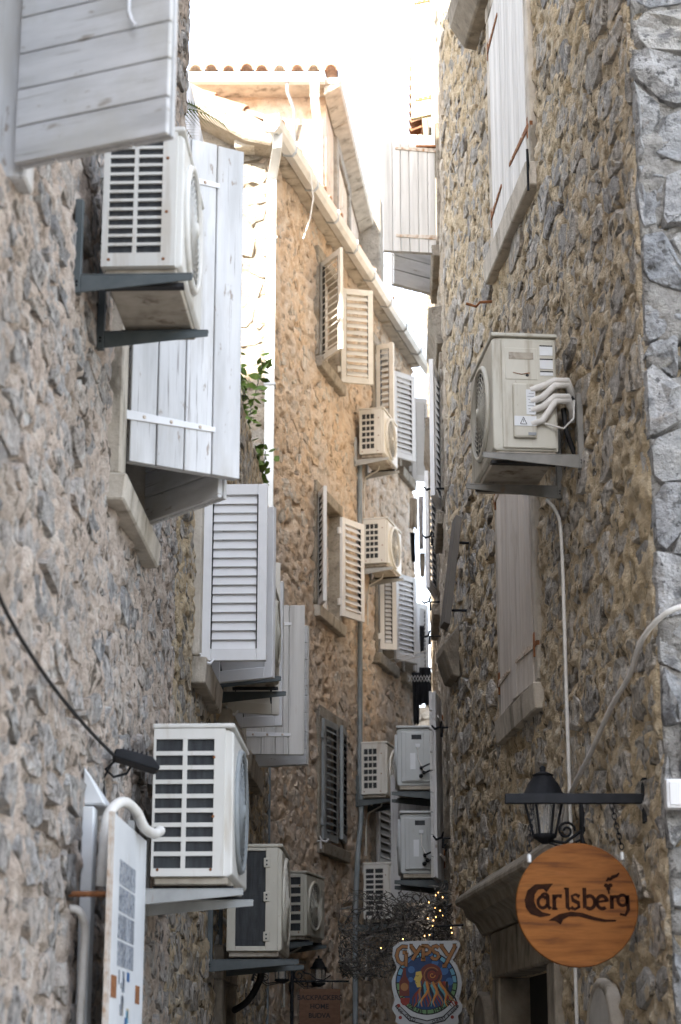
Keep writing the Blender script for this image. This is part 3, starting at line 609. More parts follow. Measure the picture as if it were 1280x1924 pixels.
# eave slabs along the alley side
for k in range(8):
    a0 = 17.45 + k * .79; a1 = a0 + .785
    z = 10.34 + rnd.uniform(-.01, .01)
    MB().hexa([WT(a0 + .008, -.3, z), WT(a1, -.3, z), WT(a1, .12, z), WT(a0 + .008, .12, z), WT(a0 + .008, -.3, z + .09), WT(a1, -.3, z + .09), WT(a1, .12, z + .08), WT(a0 + .008, .12, z + .08)]).build('eave_slab', 'dressed_stone', HT, .01)
# roof slope and its tiles
rf = MB().hexa([WT(17.4, .12, 10.44), WT(24.0, .12, 10.44), WT(24.0, -3, 12.1), WT(17.4, -3, 12.1), WT(17.4, .12, 10.49), WT(24.0, .12, 10.49), WT(24.0, -3, 12.15), WT(17.4, -3, 12.15)]).build('roof', 'terracotta', HT)
def tile(parent, P0, P1, side, r=.085, mat='terracotta'):
    """half round clay tile from P0 (eave) to P1, bulging up"""
    P0, P1, side = Vector(P0), Vector(P1), Vector(side).normalized(); d = (P1 - P0).normalized(); up = side.cross(d)
    if up.z < 0: up = -up
    m = MB(); vs = []
    for t, rr in ((P0, r), (P1, r * .82)):
        for s_ in (1.0, .80):
            for j in range(7):
                q = math.pi * j / 6; vs.append(t + side * (rr * s_ * math.cos(q)) + up * (rr * s_ * math.sin(q)))
    fs = [(j, j + 1, 15 + j, 14 + j) for j in range(6)] + [(7 + j, 21 + j, 22 + j, 8 + j) for j in range(6)] + [(j, 7 + j, 8 + j, j + 1) for j in range(6)] + [(14 + j, 15 + j, 22 + j, 21 + j) for j in range(6)]
    m.add(vs, fs, False); return m.build('roof_tile', mat, parent)
al = WT.ex.normalized()
for rw in range(3):
    for k in range(30):
        Y = 17.45 + k * .215 + rnd.uniform(-.012, .012); o0 = .17 - rw * .34
        q0 = WT(Y, o0 + rnd.uniform(-.015, .015), 10.49 + (.17 - o0) * .53 + .01 * rw); q1 = WT(Y, o0 - .42, 10.49 + (.17 - o0 + .42) * .53 - .01)
        tile(rf, q0, q1, al, rnd.uniform(.07, .088))
# box gutter with joints, and the downpipe at the corner
m = MB()
gp = [(b - .18, c + .13) for b, c in ((.305, 10.30), (.315, 10.20), (.40, 10.18), (.435, 10.22), (.44, 10.31), (.430, 10.31), (.425, 10.235), (.395, 10.20), (.325, 10.215), (.315, 10.30))]
m.extr(WT, gp, 17.15, 24.0)
gu = m.build('gutter', 'zinc', HT)
MB().extr(WT, [(.12, 10.44), (.12, 10.29), (.22, 10.27), (.27, 10.33), (.27, 10.45)], 17.10, 17.15).build('end_cap', 'zinc', gu)
for k in range(8): MB().extr(WT, [(.122, 10.32), (.225, 10.295), (.266, 10.335), (.272, 10.455), (.122, 10.455)], 17.7 + k * .79, 17.712 + k * .79).build('gutter_strap', 'grey_metal', gu)
c0 = WT(17.66, .03, 0)
m = MB(); px, py = c0.x, c0.y
def rectpipe(m, pts, a, b):
    for i in range(len(pts) - 1):
        (x0, y0, z0), (x1, y1, z1) = pts[i], pts[i + 1]
        m.hexa([(x0 - a, y0 - b, z0), (x0 + a, y0 - b, z0), (x0 + a, y0 + b, z0), (x0 - a, y0 + b, z0), (x1 - a, y1 - b, z1), (x1 + a, y1 - b, z1), (x1 + a, y1 + b, z1), (x1 - a, y1 + b, z1)])
g0 = WT(17.30, .20, 10.3)
rectpipe(m, [(px + .0, py - .06, 5.4), (px + .0, py - .06, 10.02), (g0.x - .01, g0.y, 10.18), (g0.x, g0.y, 10.34)], .045, .04)
dp = m.build('downpipe', 'zinc', HT, .004)
m = MB(); rectpipe(m, [(px, py - .06, 0), (px, py - .06, 5.39)], .046, .041); m.build('downpipe', 'grey_pipe', HT, .004)
for zz in (6.4, 7.9, 9.4): MB().box(Frame((px, py - .06, zz), (1, 0, 0), (0, 1, 0)), -.056, .056, -.05, .08, -.012, .012).build('pipe_clip', 'grey_metal', dp)
MB().tube([WT(18.2, .26, 10.40), WT(18.25, .28, 10.1), WT(18.2, .26, 9.85), WT(18.1, .22, 9.6)], .008, 6).build('cable_end', 'white_pipe', HT)
LT = {}
for nm, h_ in (('T1', T1), ('T2', T2), ('T3', T3), ('M1', M1), ('M2', M2), ('M3', M3), ('B1', B1), ('B2', B2)):
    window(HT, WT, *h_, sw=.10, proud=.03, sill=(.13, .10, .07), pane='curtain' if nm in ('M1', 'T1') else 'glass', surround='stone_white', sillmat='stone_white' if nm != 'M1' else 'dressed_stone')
louvre_leaf(HT, WT, 19.42, 8.80, 'near', 138, .46, 1.13, 13, tilt=42, label='white louvre shutter swung towards the viewer, highest on the tan wall', mat='cream_metal')
louvre_leaf(HT, WT, 20.20, 8.86, 'far', 118, .36, 1.10, 12, tilt=-38, label='cream louvre shutter under the gutter, right of the highest tan wall window', mat='cream_metal')
louvre_leaf(HT, WT, 21.80, 8.82, 'near', 100, .22, 1.08, 13, tilt=42, mat='cream_metal')
louvre_leaf(HT, WT, 22.60, 8.78, 'far', 146, .36, 1.10, 15, tilt=-30, label='bright white shutter beside the upper far window of the tan house')
louvre_leaf(HT, WT, 23.60, 8.78, 'far', 122, .24, 1.10, 18)
louvre_leaf(HT, WT, 19.36, 6.16, 'near', 152, .26, 1.20, 16)
louvre_leaf(HT, WT, 20.20, 6.26, 'far', 158, .40, 1.08, 13, label='white louvre shutter folded back beside the middle window with pale curtain', tilt=-42)
louvre_leaf(HT, WT, 21.88, 6.26, 'near', 60, .20, 1.06, 18, tilt=40)
louvre_leaf(HT, WT, 22.62, 6.30, 'far', 152, .38, 1.04, 15, tilt=-30, label='white shutter with small black latch above the clothes rack')
louvre_leaf(HT, WT, 23.72, 6.28, 'far', 150, .22, .96, 16)
louvre_leaf(HT, WT, 19.50, 3.85, 'near', 5, .42, 1.20, 15, mat='slate_metal', tilt=52, label='grey louvre shutter almost closed, low on the tan wall')
louvre_leaf(HT, WT, 20.37, 3.90, 'far', 9, .40, 1.16, 15, mat='slate_metal', tilt=52)
louvre_leaf(HT, WT, 21.73, 3.84, 'near', 4, .56, 1.12, 12, tilt=40, mid=False, label='white louvre shutter closed low on the tan wall, above the lowest air conditioner')
shutter_dog(HT, WT, 19.40, .05, 3.82, 'white_metal')
MB().tube([WT(21.0, .04, 8.2), WT(20.99, .04, 6.0), WT(20.97, .04, 4.6), WT(20.95, .06, 4.4), WT(20.97, .05, 4.2), WT(20.85, .05, 3.9), WT(20.75, .05, 3.4), WT(20.72, .05, 3.0), WT(20.72, .05, 0.0)], .028, 8).build('wall_pipe', 'grey_pipe', HT)
# upper storey set back on the roof
up = Frame((-.17, 21.0, 0), (.115, 1, 0), (.9934, -.114, 0))
uo = MB().hexa([(-3.0, 21.0, 10), up(0, 0, 10), up(5, 0, 10), (-3.0, 26, 10), (-3.0, 21.0, 12.72), up(0, 0, 12.72), up(5, 0, 12.72), (-3.0, 26, 12.72)]).build('upper_storey', 'plaster_tan', HT)
MB().box(Frame((0, 20.99, 0), (1, 0, 0), (0, -1, 0)), -3, -.30, 0, .02, 10, 12.35).build('render_patch', 'mortar_white', uo)
m = MB()
for a0, a1, c0, c1 in ((.75, .90, 10.9, 12.60), (2.10, 2.25, 10.9, 12.60), (.90, 2.10, 12.45, 12.60)): m.box(up, a0, a1, -.05, .05, c0, c1)
m.build('window_surround', 'stone_white', uo, .01)
MB().box(up, .90, 2.10, -.06, .012, 10.9, 12.45).build('window_infill', 'plaster_tan', uo)
ur = MB().hexa([(-3.2, 20.68, 12.72), up(-.32, .19, 12.72), up(5.2, .19, 12.72), (-3.2, 26, 12.72), (-3.2, 20.70, 12.80), up(-.32, .21, 12.80), up(5.2, .21, 12.80), (-3.2, 26, 12.80)]).build('roof_slab', 'dressed_stone', uo, .01)
for k in range(6): MB().hexa([up(-.3 + k * .9, .01, 12.60), up(.58 + k * .9, .01, 12.60), up(.58 + k * .9, .20, 12.70), up(-.3 + k * .9, .20, 12.70), up(-.3 + k * .9, .01, 12.718), up(.58 + k * .9, .01, 12.718), up(.58 + k * .9, .20, 12.76), up(-.3 + k * .9, .20, 12.76)]).build('eave_slab', 'dressed_stone', uo, .01)
MB().box(Frame((0, 20.66, 0), (1, 0, 0), (0, -1, 0)), -3.2, -.18, 0, .10, 12.70, 12.82).build('gutter', 'zinc', uo, .01)
for k in range(16):
    x = -3.1 + k * .2
    tile(uo, (x + rnd.uniform(-.02, .02), 20.52 + rnd.uniform(0, .05), 12.83 + rnd.uniform(0, .015)), (x + .01, 21.1, 12.98), (1, 0, 0), rnd.uniform(.07, .088))
m = MB(); rectpipe(m, [(-.26, 20.95, 10.6), (-.26, 20.95, 12.25), (-.30, 20.62, 12.5), (-.30, 20.62, 12.75)], .05, .04); m.build('downpipe', 'white_metal', uo, .004)
MB().tube([(-.62, 20.60, 12.78), (-.62, 20.62, 12.60), (-.54, 20.80, 12.45), (-.54, 20.95, 12.1)], .022, 6).build('downpipe', 'grey_pipe', uo)
MB().box(Frame((.42, 24.6, 0), (.115, 1, 0), (1, -.115, 0)), 0, .5, -.2, .12, 11.0, 13.2).build('chimney_block', 'stone_white', uo, .02)

# ------------------------------------------------------------------ near right house
HR = thing('stone_house', 'near right rubble house with ochre mortar and grey corner blocks', 'house', (1.5, 11.5, 0))
RS1 = (11.0, 12.25, 6.93, 8.70); RS2 = (11.25, 12.36, 3.80, 5.45); RD = (11.05, 12.60, 0.02, 2.20)
HRh = [RS1, RS2, RD]
masonry(HR, WR, 8.58, 14.62, .02, 10.0, HRh, 'stone_right', 'mortar_right', .34, .20, 31, nparts=300, proud=(-.008, .020), shrink=(.06, .24), rough=.009, amp=.030, res=(.021, .017), eye=lambda y, z: z > 1.6 + .02 * y and z < 1.6 + .6 * y, edge=(-1, 1))
masonry(HR, WF, 1.415, 3.2, .02, 9.0, [], 'stone_front', 'mortar_front', .52, .28, 33, nparts=90, proud=(.0, .05), shrink=(.0, .05), rough=.022, amp=.045, name='front_wall', res=(.025, .025), jit=.16, soft=.15)
m = MB()
m.hexa([WR(8.9, -.5, 0), WR(14.6, -.5, 0), (6, 14.6, 0), (6, 8.9, 0), WR(8.9, -.5, 10.4), WR(14.6, -.5, 10.4), (6, 14.6, 10.4), (6, 8.9, 10.4)])
m.hexa([WR(8.6, -.5, 10.01), WR(14.6, -.5, 10.01), WR(14.6, 0, 10.01), WR(8.6, 0, 10.01), WR(8.6, -.5, 10.4), WR(14.6, -.5, 10.4), WR(14.6, 0, 10.4), WR(8.6, 0, 10.4)])
m.hexa([(1.45, 8.6, 9.01), (6, 8.6, 9.01), (6, 8.9, 9.01), (1.42, 8.9, 9.01), (1.45, 8.6, 10.4), (6, 8.6, 10.4), (6, 8.9, 10.4), (1.42, 8.9, 10.4)])
m.build('outer_walls', 'mortar_right', HR)
# corner blocks facing the viewer, uneven, each one proud of the next
rnd = random.Random(3); z = 1.3
# upper closed shutter pair with lintel cap and sill
w = window(HR, WR, *RS1, sw=.10, proud=.035, sill=(.17, .16, .07), frame='worn_wood', sillmat='dressed_stone', surround='dressed_stone')
f = local(WR, 10.86, 0, 8.72)
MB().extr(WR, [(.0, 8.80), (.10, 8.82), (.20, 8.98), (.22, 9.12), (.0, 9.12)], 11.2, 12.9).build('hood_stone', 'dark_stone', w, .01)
L1 = plank_leaf(HR, WR, 11.02, 6.98, 'near', 2, .62, 1.70, 6, 12, .012, mat='pale_wood', strap='rust', label='near leaf of the closed white shutters high on the near right house', seed=15)
L2 = plank_leaf(HR, WR, 12.24, 6.98, 'far', 2, .60, 1.70, 6, 12, .012, mat='pale_wood', strap='rust', seed=16)
MB().tube([WR(10.86, .0, 6.80), WR(10.86, .06, 6.80), WR(10.86, .065, 6.84), WR(10.80, .07, 6.86), WR(10.80, .075, 6.97)], .008, 6).build('shutter_catch', 'black_iron', HR)
MB().tube([WR(10.80, .075, 6.97), WR(10.80, .075, 6.70)], .008, 6).build('shutter_catch', 'black_iron', HR)
MB().tube([WR(12.45, .0, 6.66), WR(12.45, .10, 6.65), WR(12.48, .12, 6.63), WR(12.48, .19, 6.65)], .010, 6).build('shutter_catch', 'rust', HR)
# lower closed shutter pair
w = window(HR, WR, *RS2, sw=.10, proud=.03, sill=(.17, .10, .05), frame='worn_wood', sillmat='dressed_stone')
plank_leaf(HR, WR, 11.27, 3.80, 'near', 2.5, .555, 1.66, 4, 10, .012, mat='worn_wood', strap='rust_paint', label='worn cream shutter leaf below the right air conditioner, nearer leaf', seed=17)
plank_leaf(HR, WR, 12.35, 3.80, 'far', 1.5, .545, 1.66, 3, 10, .012, mat='worn_wood', strap='rust_paint', label='worn cream shutter leaf below the right air conditioner, farther leaf', seed=18)
# doorway with dressed stone frame and canopy
f = local(WR, 11.05, 0, 0)
d = MB()
Ld = 1.55
d.box(f, -.22, 0, -.19, .05, 0, 2.2); d.box(f, Ld, Ld + .22, -.19, .05, 0, 2.2); d.box(f, -.22, Ld + .22, -.19, .054, 2.2, 2.48)
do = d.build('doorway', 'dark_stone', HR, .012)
MB().box(f, .0, Ld, -.19, -.15, 0.02, 2.2).build('doorway_shade', 'dark_room', do)  # near-black sheet stands in for the shaded interior of the doorway
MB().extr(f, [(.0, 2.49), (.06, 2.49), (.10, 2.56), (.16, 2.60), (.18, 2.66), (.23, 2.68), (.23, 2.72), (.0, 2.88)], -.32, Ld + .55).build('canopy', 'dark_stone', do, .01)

# ------------------------------------------------------------------ far right house, sunlit at the top
HQ = thing('plastered_house', 'pale sunlit house on the right beyond the near stone house', 'house', (.95, 19, 0))
Q1 = (15.52, 16.40, 8.40, 9.50); Q2 = (15.35, 16.1, 6.0, 7.2); Q3 = (17.3, 18.2, 5.7, 6.85); Q4 = (16.3, 17.0, 10.0, 11.4); Q5 = (17.0, 17.88, 3.1, 4.3)
masonry(HQ, WQ, 14.63, 21.8, 1.2, 12.45, [Q1, Q2, Q3, Q4, Q5], 'stone_pale', 'mortar_pale', .40, .22, 41, nparts=200, proud=(-.008, .018), shrink=(.06, .24), rough=.008, amp=.03, res=(.06, .05), eye=lambda y, z: z > 2.5)
m = MB(); m.hexa([WQ(14.64, -.5, 0), WQ(21.8, -.5, 0), (6, 21.8, 0), (6, 14.64, 0), WQ(14.64, -.5, 12.45), WQ(21.8, -.5, 12.45), (6, 21.8, 12.45), (6, 14.64, 12.45)])
m.hexa([WQ(14.64, -.5, 0), WQ(21.8, -.5, 0), WQ(21.8, 0, 0), WQ(14.64, 0, 0), WQ(14.64, -.5, 1.2), WQ(21.8, -.5, 1.2), WQ(21.8, 0, 1.2), WQ(14.64, 0, 1.2)])
m.build('outer_walls', 'mortar_white', HQ)
qr = MB().hexa([WQ(14.7, .05, 12.46), WQ(22.0, .05, 12.46), WQ(22.0, -4, 14.4), WQ(14.7, -4, 14.4), WQ(14.7, .05, 12.52), WQ(22.0, .05, 12.52), WQ(22.0, -4, 14.46), WQ(14.7, -4, 14.46)]).build('roof', 'terracotta', HQ)
for k in range(28):
    Y = 16.0 + k * .215
    tile(qr, WQ(Y, .17, 12.54), WQ(Y, -.35, 12.76), WQ.ex, .085, 'terracotta_dark')
for h_ in (Q1, Q2, Q3, Q4, Q5): window(HQ, WQ, *h_, sw=.12, proud=.03, sill=(.12, .10, .07), surround='stone_white', sillmat='stone_white')
plank_leaf(HQ, WQ, 15.50, 8.33, 'near', 99, .46, 1.10, 6, 8, label='sunlit white plank shutter standing out into the sky gap', mat='pale_wood', strap='rust_paint', seed=21)
plank_leaf(HQ, WQ, 16.42, 8.33, 'far', 55, .46, 1.10, 4, 8, mat='pale_wood', strap='rust_paint', label='white shutter peeping out below the sunlit plank shutter', seed=22)
plank_leaf(HQ, WQ, 16.30, 10.05, 'near', 66, .20, 1.35, 2, 8, mat='yellow_wood', mat2='yellow_wood', strap='rust', seed=23, label='yellow brown wooden shutter under the tiled eave at the top')
MB().box(local(WQ, 15.46, 0, 9.32), -.01, .01, .02, .22, -.01, .01).build('iron_stay', 'rust', HQ)
MB().tube([WQ(16.2, .03, 12.4), WQ(16.2, .03, 9.6)], .02, 6).build('wall_pipe', 'grey_pipe', HQ)
MB().tube([WQ(17.6, .10, 12.3), WQ(16.6, .03, 9.7)], .025, 6).build('roof_strut', 'yellow_wood', HQ)
MB().tube([WQ(18.6, .12, 12.3), WQ(17.6, .10, 10.9), WQ(17.0, .03, 9.6)], .025, 6).build('roof_strut', 'yellow_wood', HQ)
louvre_leaf(HQ, WQ, 15.34, 6.02, 'near', 172, .42, 1.15, 16, o=.05, tilt=40)
louvre_leaf(HQ, WQ, 17.28, 5.75, 'near', 170, .42, 1.08, 15, o=.05, tilt=40)
for Y, z in ((15.0, 6.10), (15.9, 5.95), (17.0, 5.65), (17.5, 5.45)): shutter_dog(HQ, WQ, Y, .10, z)
def hood(root, W, y0, y1, z0, z1, p):
    h = z1 - z0
    return MB().extr(W, [(-.02, z0), (p * .45, z0 + h * .02), (p * .55, z0 + h * .30), (p * .8, z0 + h * .52), (p, z0 + h * .7), (p, z1 - h * .06), (-.02, z1)], y0, y1).build('window_hood', 'stone_white', root, .008)
hood(HQ, WQ, 15.2, 16.25, 7.40, 7.75, .12); hood(HQ, WQ, 17.15, 18.35, 7.10, 7.45, .12)
MB().extr(WR, [(.0, 4.42), (.06, 4.43), (.12, 4.62), (.12, 4.67), (.0, 4.82)], 14.2, 14.62).build('window_hood', 'dark_stone', HR, .01)
plank_leaf(HQ, WQ, 17.90, 3.10, 'near', 92, .43, 1.14, 5, 8, mat='white_wood', label='white plank shutter behind the two air conditioners seen from their valve side', seed=25)
plank_leaf(HQ, WQ, 15.6, 3.06, 'near', 172, .40, 1.45, 3, 9, o=.07, mat='white_wood', seed=26)
for z in (3.35, 4.2): shutter_dog(HQ, WQ, 15.1, .06, z)

# ------------------------------------------------------------------ house closing the far end of the alley
HF = thing('far_house', 'sunlit cream stone house seen through the narrow gap', 'house', (1.5, 33, 0))
WFar = Frame((0, 32, 0), (1, 0, 0), (0, -1, 0))
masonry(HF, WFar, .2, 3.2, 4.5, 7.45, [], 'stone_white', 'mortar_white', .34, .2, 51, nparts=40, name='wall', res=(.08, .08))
MB().box(WFar, .2, 3.2, -3, -.4, 0, 7.44).build('outer_walls', 'mortar_white', HF)
MB().box(WFar, .2, 3.2, -.4, 0, 0, 4.5).build('lower_wall', 'mortar_white', HF)
for k in range(5): MB().box(WFar, .3 + k * .55, .62 + k * .55, -.4, .02, 7.46, 7.62 + .12 * (k % 2)).build('coping_stone', 'stone_white', HF, .03)

# ------------------------------------------------------------------ unseen house added round the bend to keep light off the lower alley
H2 = thing('plastered_house', 'unseen plain house added beyond the pale sunlit house to darken the lower alley', 'house', (4, 26, 0))
MB().hexa([(1.75, 21.9, 0), (7, 21.9, 0), (7, 31.5, 0), (2.1, 31.5, 0), (1.75, 21.9, 7.2), (7, 21.9, 7.2), (7, 31.5, 7.2), (2.1, 31.5, 7.2)]).build('outer_walls', 'mortar_front', H2)
HB = thing('plastered_house', 'unseen plain plastered house added behind the viewer to block front light', 'house', (0, -10, 0))  # out of view, added to hold back light from the front
MB().box(Frame((0, -14, 0), (1, 0, 0), (0, 1, 0)), -8, 12, 0, 5.5, 0, 8.6).build('outer_walls', 'mortar_right', HB)

# ================================================================== things on the walls
# ---- air conditioners
A, fr, f = aircon('white air conditioner high on the left wall beside the tall plank shutter', WL, 6.98, .10, 4.525, .72, .31, .565, 'vents', rows=13, cols=2, gh=(.10, .95), ga=(.08, .74), bks=(-.04, .55), leg=.31, paint='ac_paint')
A, fr, f = aircon('largest white air conditioner, low on the left wall with two columns of vents', WL, 8.80, .115, 2.40, .80, .36, .66, 'vents', rows=9, cols=2, gh=(.055, .925), ga=(.03, .76), bks=(.03, .60), leg=.30, chamfer=.075, fan=.45, grille='slate_metal', bk='bracket_light')
aircon('rusty bottomed air conditioner on black brackets behind the louvre shutters', WL, 12.35, .10, 4.06, .60, .30, .55, 'vents', bks=(.05, .56), leg=.05, paint='ac_paint_old')
aircon('air conditioner with a dark exposed coil, low on the left wall', WL, 12.5, .115, 2.30, .80, .345, .64, 'coil', paint='ac_paint_old', gh=(.05, .965), ga=(.16, .70), bks=(-.03, .60), leg=.50, arm=.06)
aircon('small cream air conditioner with round spiral fan grille left of the bottom tan wall', WT, 17.95, .06, 2.76, .62, .27, .55, 'vents', paint='ac_paint_old', rows=6, cols=2, gh=(.08, .94), ga=(.02, .80), bks=(.05, .52), fan=.42, leg=.05)
for (Y, z, H, rows, lab) in ((20.88, 8.20, .52, 6, 'highest air conditioner on the tan house wall'), (21.03, 6.985, .50, 6, 'air conditioner on the tan house beside the folded back louvre shutter'),
                             (20.92, 4.43, .54, 6, 'air conditioner on the tan house beside the grey almost closed shutter')):
    aircon(lab, WT, Y, .07, z, .66, .28, H, 'vents', rows=rows, cols=3, gh=(.12, .90), ga=(.10, .60), bks=(.02, .54), leg=.26, bk='bracket_light' if z > 6 else 'bracket', fan=.5, paint='ac_paint')
aircon('lowest air conditioner on the tan house, half hidden by dry twigs', WT, 20.88, .10, 3.13, .70, .30, .56, 'vents', rows=9, cols=2, gh=(.06, .92), ga=(.08, .70), bks=(.05, .56), leg=.1)
aircon('grey air conditioner with valves, upper of the two hanging at the alley end', WQ, 16.95, .075, 3.965, .70, .33, .50, 'valves', paint='ac_paint_grey', bks=(.02, .50), legdown=True, leg=.2)
aircon('grey air conditioner with valves, lower of the two hanging at the alley end', WQ, 15.93, .075, 3.115, .70, .31, .48, 'valves', paint='ac_paint_grey', bks=(.02, .50), legdown=True, leg=.4)
A, fr, f = aircon('beige air conditioner with bundled white pipes on the right wall', WR, 9.97, .115, 4.745, .74, .35, .64, 'service', paint='ac_paint_old', bk='bracket_taupe', bks=(-.09, .48), leg=.34, arm=.03, fan=.5)
b0, D, H = .115, .35, .64
MB().box(f, -.001, .0021, b0 + D * .30, b0 + D * .80, H * .62, H * .90).build('handle_panel', 'ac_paint_old', A, .004)
MB().box(f, -.004, -.0008, b0 + D * .36, b0 + D * .74, H * .80, H * .86).build('handle_slot', 'ac_base', A)
for c0, c1 in ((.84, .93), (.72, .81), (.66, .70)):
    MB().box(f, -.0015, .0018, b0 + .02, b0 + D * .26, H * c0, H * c1).build('rating_label', 'sign_white', A)
    MB().box(f, -.0030, -.0016, b0 + .02, b0 + D * .26, H * c1 - .006, H * c1).build('label_line', 'ink_black', A)
MB().box(f, -.0255, -.0222, b0 + D * .36, b0 + D * .50, H * .30, H * .52).build('rating_label', 'sign_white', A)
for k in range(7): MB().box(f, -.0268, -.0257, b0 + D * .38, b0 + D * (.46 + .01 * (k % 3)), H * (.32 + .027 * k), H * (.325 + .027 * k)).build('label_line', 'ink_grey', A)
MB().box(f, -.0255, -.0222, b0 + D * .35, b0 + D * .69, H * .20, H * .285).build('warning_label', 'sign_white', A)
tri = [(b0 + D * .50, H * .215), (b0 + D * .60, H * .215), (b0 + D * .55, H * .275)]
m = MB()
for i in range(3):
    p, q = tri[i], tri[(i + 1) % 3]
    m.tube([f(-.0262, *p), f(-.0262, *q)], .0016, 4)
m.tube([f(-.0262, b0 + D * .55, H * .23), f(-.0262, b0 + D * .55, H * .255)], .0014, 4); m.build('warning_triangle', 'ink_black', A)
MB().box(f, -.0255, -.0222, b0 + D * .36, b0 + D * .48, H * .12, H * .145).build('barcode', 'ink_grey', A)
MB().tube([f(-.002, b0 + D * .68, H * .68), f(-.003, b0 + D * .55, H * .665), f(-.003, b0 + D * .42, H * .68)], .0022, 5).build('scratch', 'rust', A)
MB().lathe(Frame(f(-.001, b0 + D * .46, H * .66), f.ey, f.ez, -f.ex), [(.009, 0), (.007, .003)], 10).build('cable_hole', 'ink_black', A)
for i, (c0, c1) in enumerate(((.52, .54), (.42, .50), (.34, .40), (.22, .36))):
    s_ = b0 + D * .34
    MB().tube([f(-.012, s_ + .03, H * c0), f(-.022, s_ - .03, H * (c0 + .03)), f(-.03, s_ - .10, H * (c1 + .06)), f(-.02, s_ - .17, H * (c1 + .07)), f(.02, s_ - .20, H * (c1 + .0)), f(.07, s_ - .21, H * (c1 - .06))],
              [.018, .019, .019, .019, .018, .016], 10).build('insulated_pipe', 'white_pipe', A)
MB().tube([f(-.02, b0 + D * .30, H * .24), f(-.03, b0 - .02, H * .18), f(-.02, b0 - .08, H * .28), f(.0, b0 - .09, H * .45)], .006, 6).build('drain_hose', 'white_pipe', A)
MB().tube([f(.05, b0 - .04, H * .40), f(.04, b0 - .05, H * .2), f(.06, b0 - .08, H * .08), f(.10, b0 - .11, 0)], .014, 8).build('cable', 'black_rubber', A)
m = MB()
for k in range(5): m.tube([f(.0 + .02 * k, b0 - .05, H * (.40 + .03 * k)), f(.0 + .01 * k, b0 - .08, H * (.48 + .02 * k)), f(.03, b0 - .11, H * (.36 + .02 * k))], .008, 6)
m.build('wire_tangle', 'black_rubber', A)

# ---- cables and conduits
def rope(name, pts, r, mat, label, cat='cable', n=8, sub=3):
    P = [Vector(p) for p in pts]; Q = []
    for i in range(len(P) - 1):
        a, b, c, d = P[max(i - 1, 0)], P[i], P[i + 1], P[min(i + 2, len(P) - 1)]
        for k in range(sub):
            t = k / sub
            Q.append(.5 * ((2 * b) + (c - a) * t + (2 * a - 5 * b + 4 * c - d) * t * t + (3 * b - a - 3 * c + d) * t ** 3))
    Q.append(P[-1])
    return tagm(MB().tube(Q, r, n), name, mat, Q[-1], label, cat)
rope('conduit', [WR(10.42, .10, 4.66), WR(10.40, .05, 4.58), WR(10.36, .035, 4.40), WR(10.36, .035, 3.6), WR(10.36, .035, 2.6), WR(10.36, .035, 1.2), WR(10.36, .035, .02)], .010, 'white_pipe', 'thin white vertical conduit under the right air conditioner', 'conduit')
rope('wall_cable', [(1.72, 8.40, 3.62), (1.56, 8.42, 3.60), (1.43, 8.44, 3.56), WR(8.62, .055, 3.48), WR(8.9, .045, 3.38), WR(9.3, .045, 3.30), WR(9.8, .04, 3.16), WR(10.3, .035, 3.04), WR(10.5, .035, 2.9)], .013, 'white_pipe', 'pale cable running round the corner of the right wall')
rope('wall_cable', [WL(5.2, .03, 3.12), WL(5.9, .03, 2.97), WL(6.6, .035, 2.90), WL(7.4, .04, 2.875), WL(8.08, .05, 2.87)], .007, 'black_rubber', 'thin dark cable sagging along the left wall to the flood lamp')
rope('flexible_conduit', [WL(7.42, .0, 2.20), WL(7.42, .035, 2.19), WL(7.46, .05, 2.13), WL(7.48, .045, 2.0), WL(7.48, .04, 1.5), WL(7.48, .04, .02)], .016, 'white_pipe', 'ribbed white flexible conduit low on the left wall', 'conduit')
rope('drain_pipe', [WL(13.0, .03, 2.32), WL(13.0, .03, 1.2), WL(13.0, .03, .02)], .022, 'bracket_light', 'thin grey vertical pipe under the exposed coil air conditioner', 'pipe')
rope('drain_hose', [WL(13.2, .30, 2.34), WL(13.2, .27, 2.20), WL(13.2, .20, 2.08), WL(13.3, .10, 2.02)], .022, 'black_rubber', 'short black hose below the exposed coil air conditioner', 'hose')

# ---- flood lamp on the left wall
fl = Frame(WL(8.1, .02, 2.88), (.95, .18, -.18), (-.18, .98, 0), (.17, .05, .98))
T = thing('flood_lamp', 'small black flood lamp on the left wall above the largest air conditioner', 'lamp', fl.o)
MB().prism(fl, [(0.02, -.012), (.21, -.03), (.22, -.015), (.18, .02), (.05, .028), (.02, .02)], -.07, .07).build('lamp_body', 'black_iron', T, .004)
m = MB()
for k in range(6): m.box(fl, .05 + .02 * k, .056 + .02 * k, -.06, .06, .0281, .036)
m.build('cooling_fins', 'black_iron', T)
MB().tube([fl(.03, 0, -.02), fl(.0, 0, -.06), fl(.04, 0, -.085), fl(.09, 0, -.06), fl(.10, 0, -.03)], .006, 6).build('mounting_bow', 'black_iron', T)
MB().tube([fl(.02, .0, -.03), fl(.0, .02, -.10), fl(.03, .02, -.2)], .005, 6).build('lamp_cable', 'black_rubber', T)

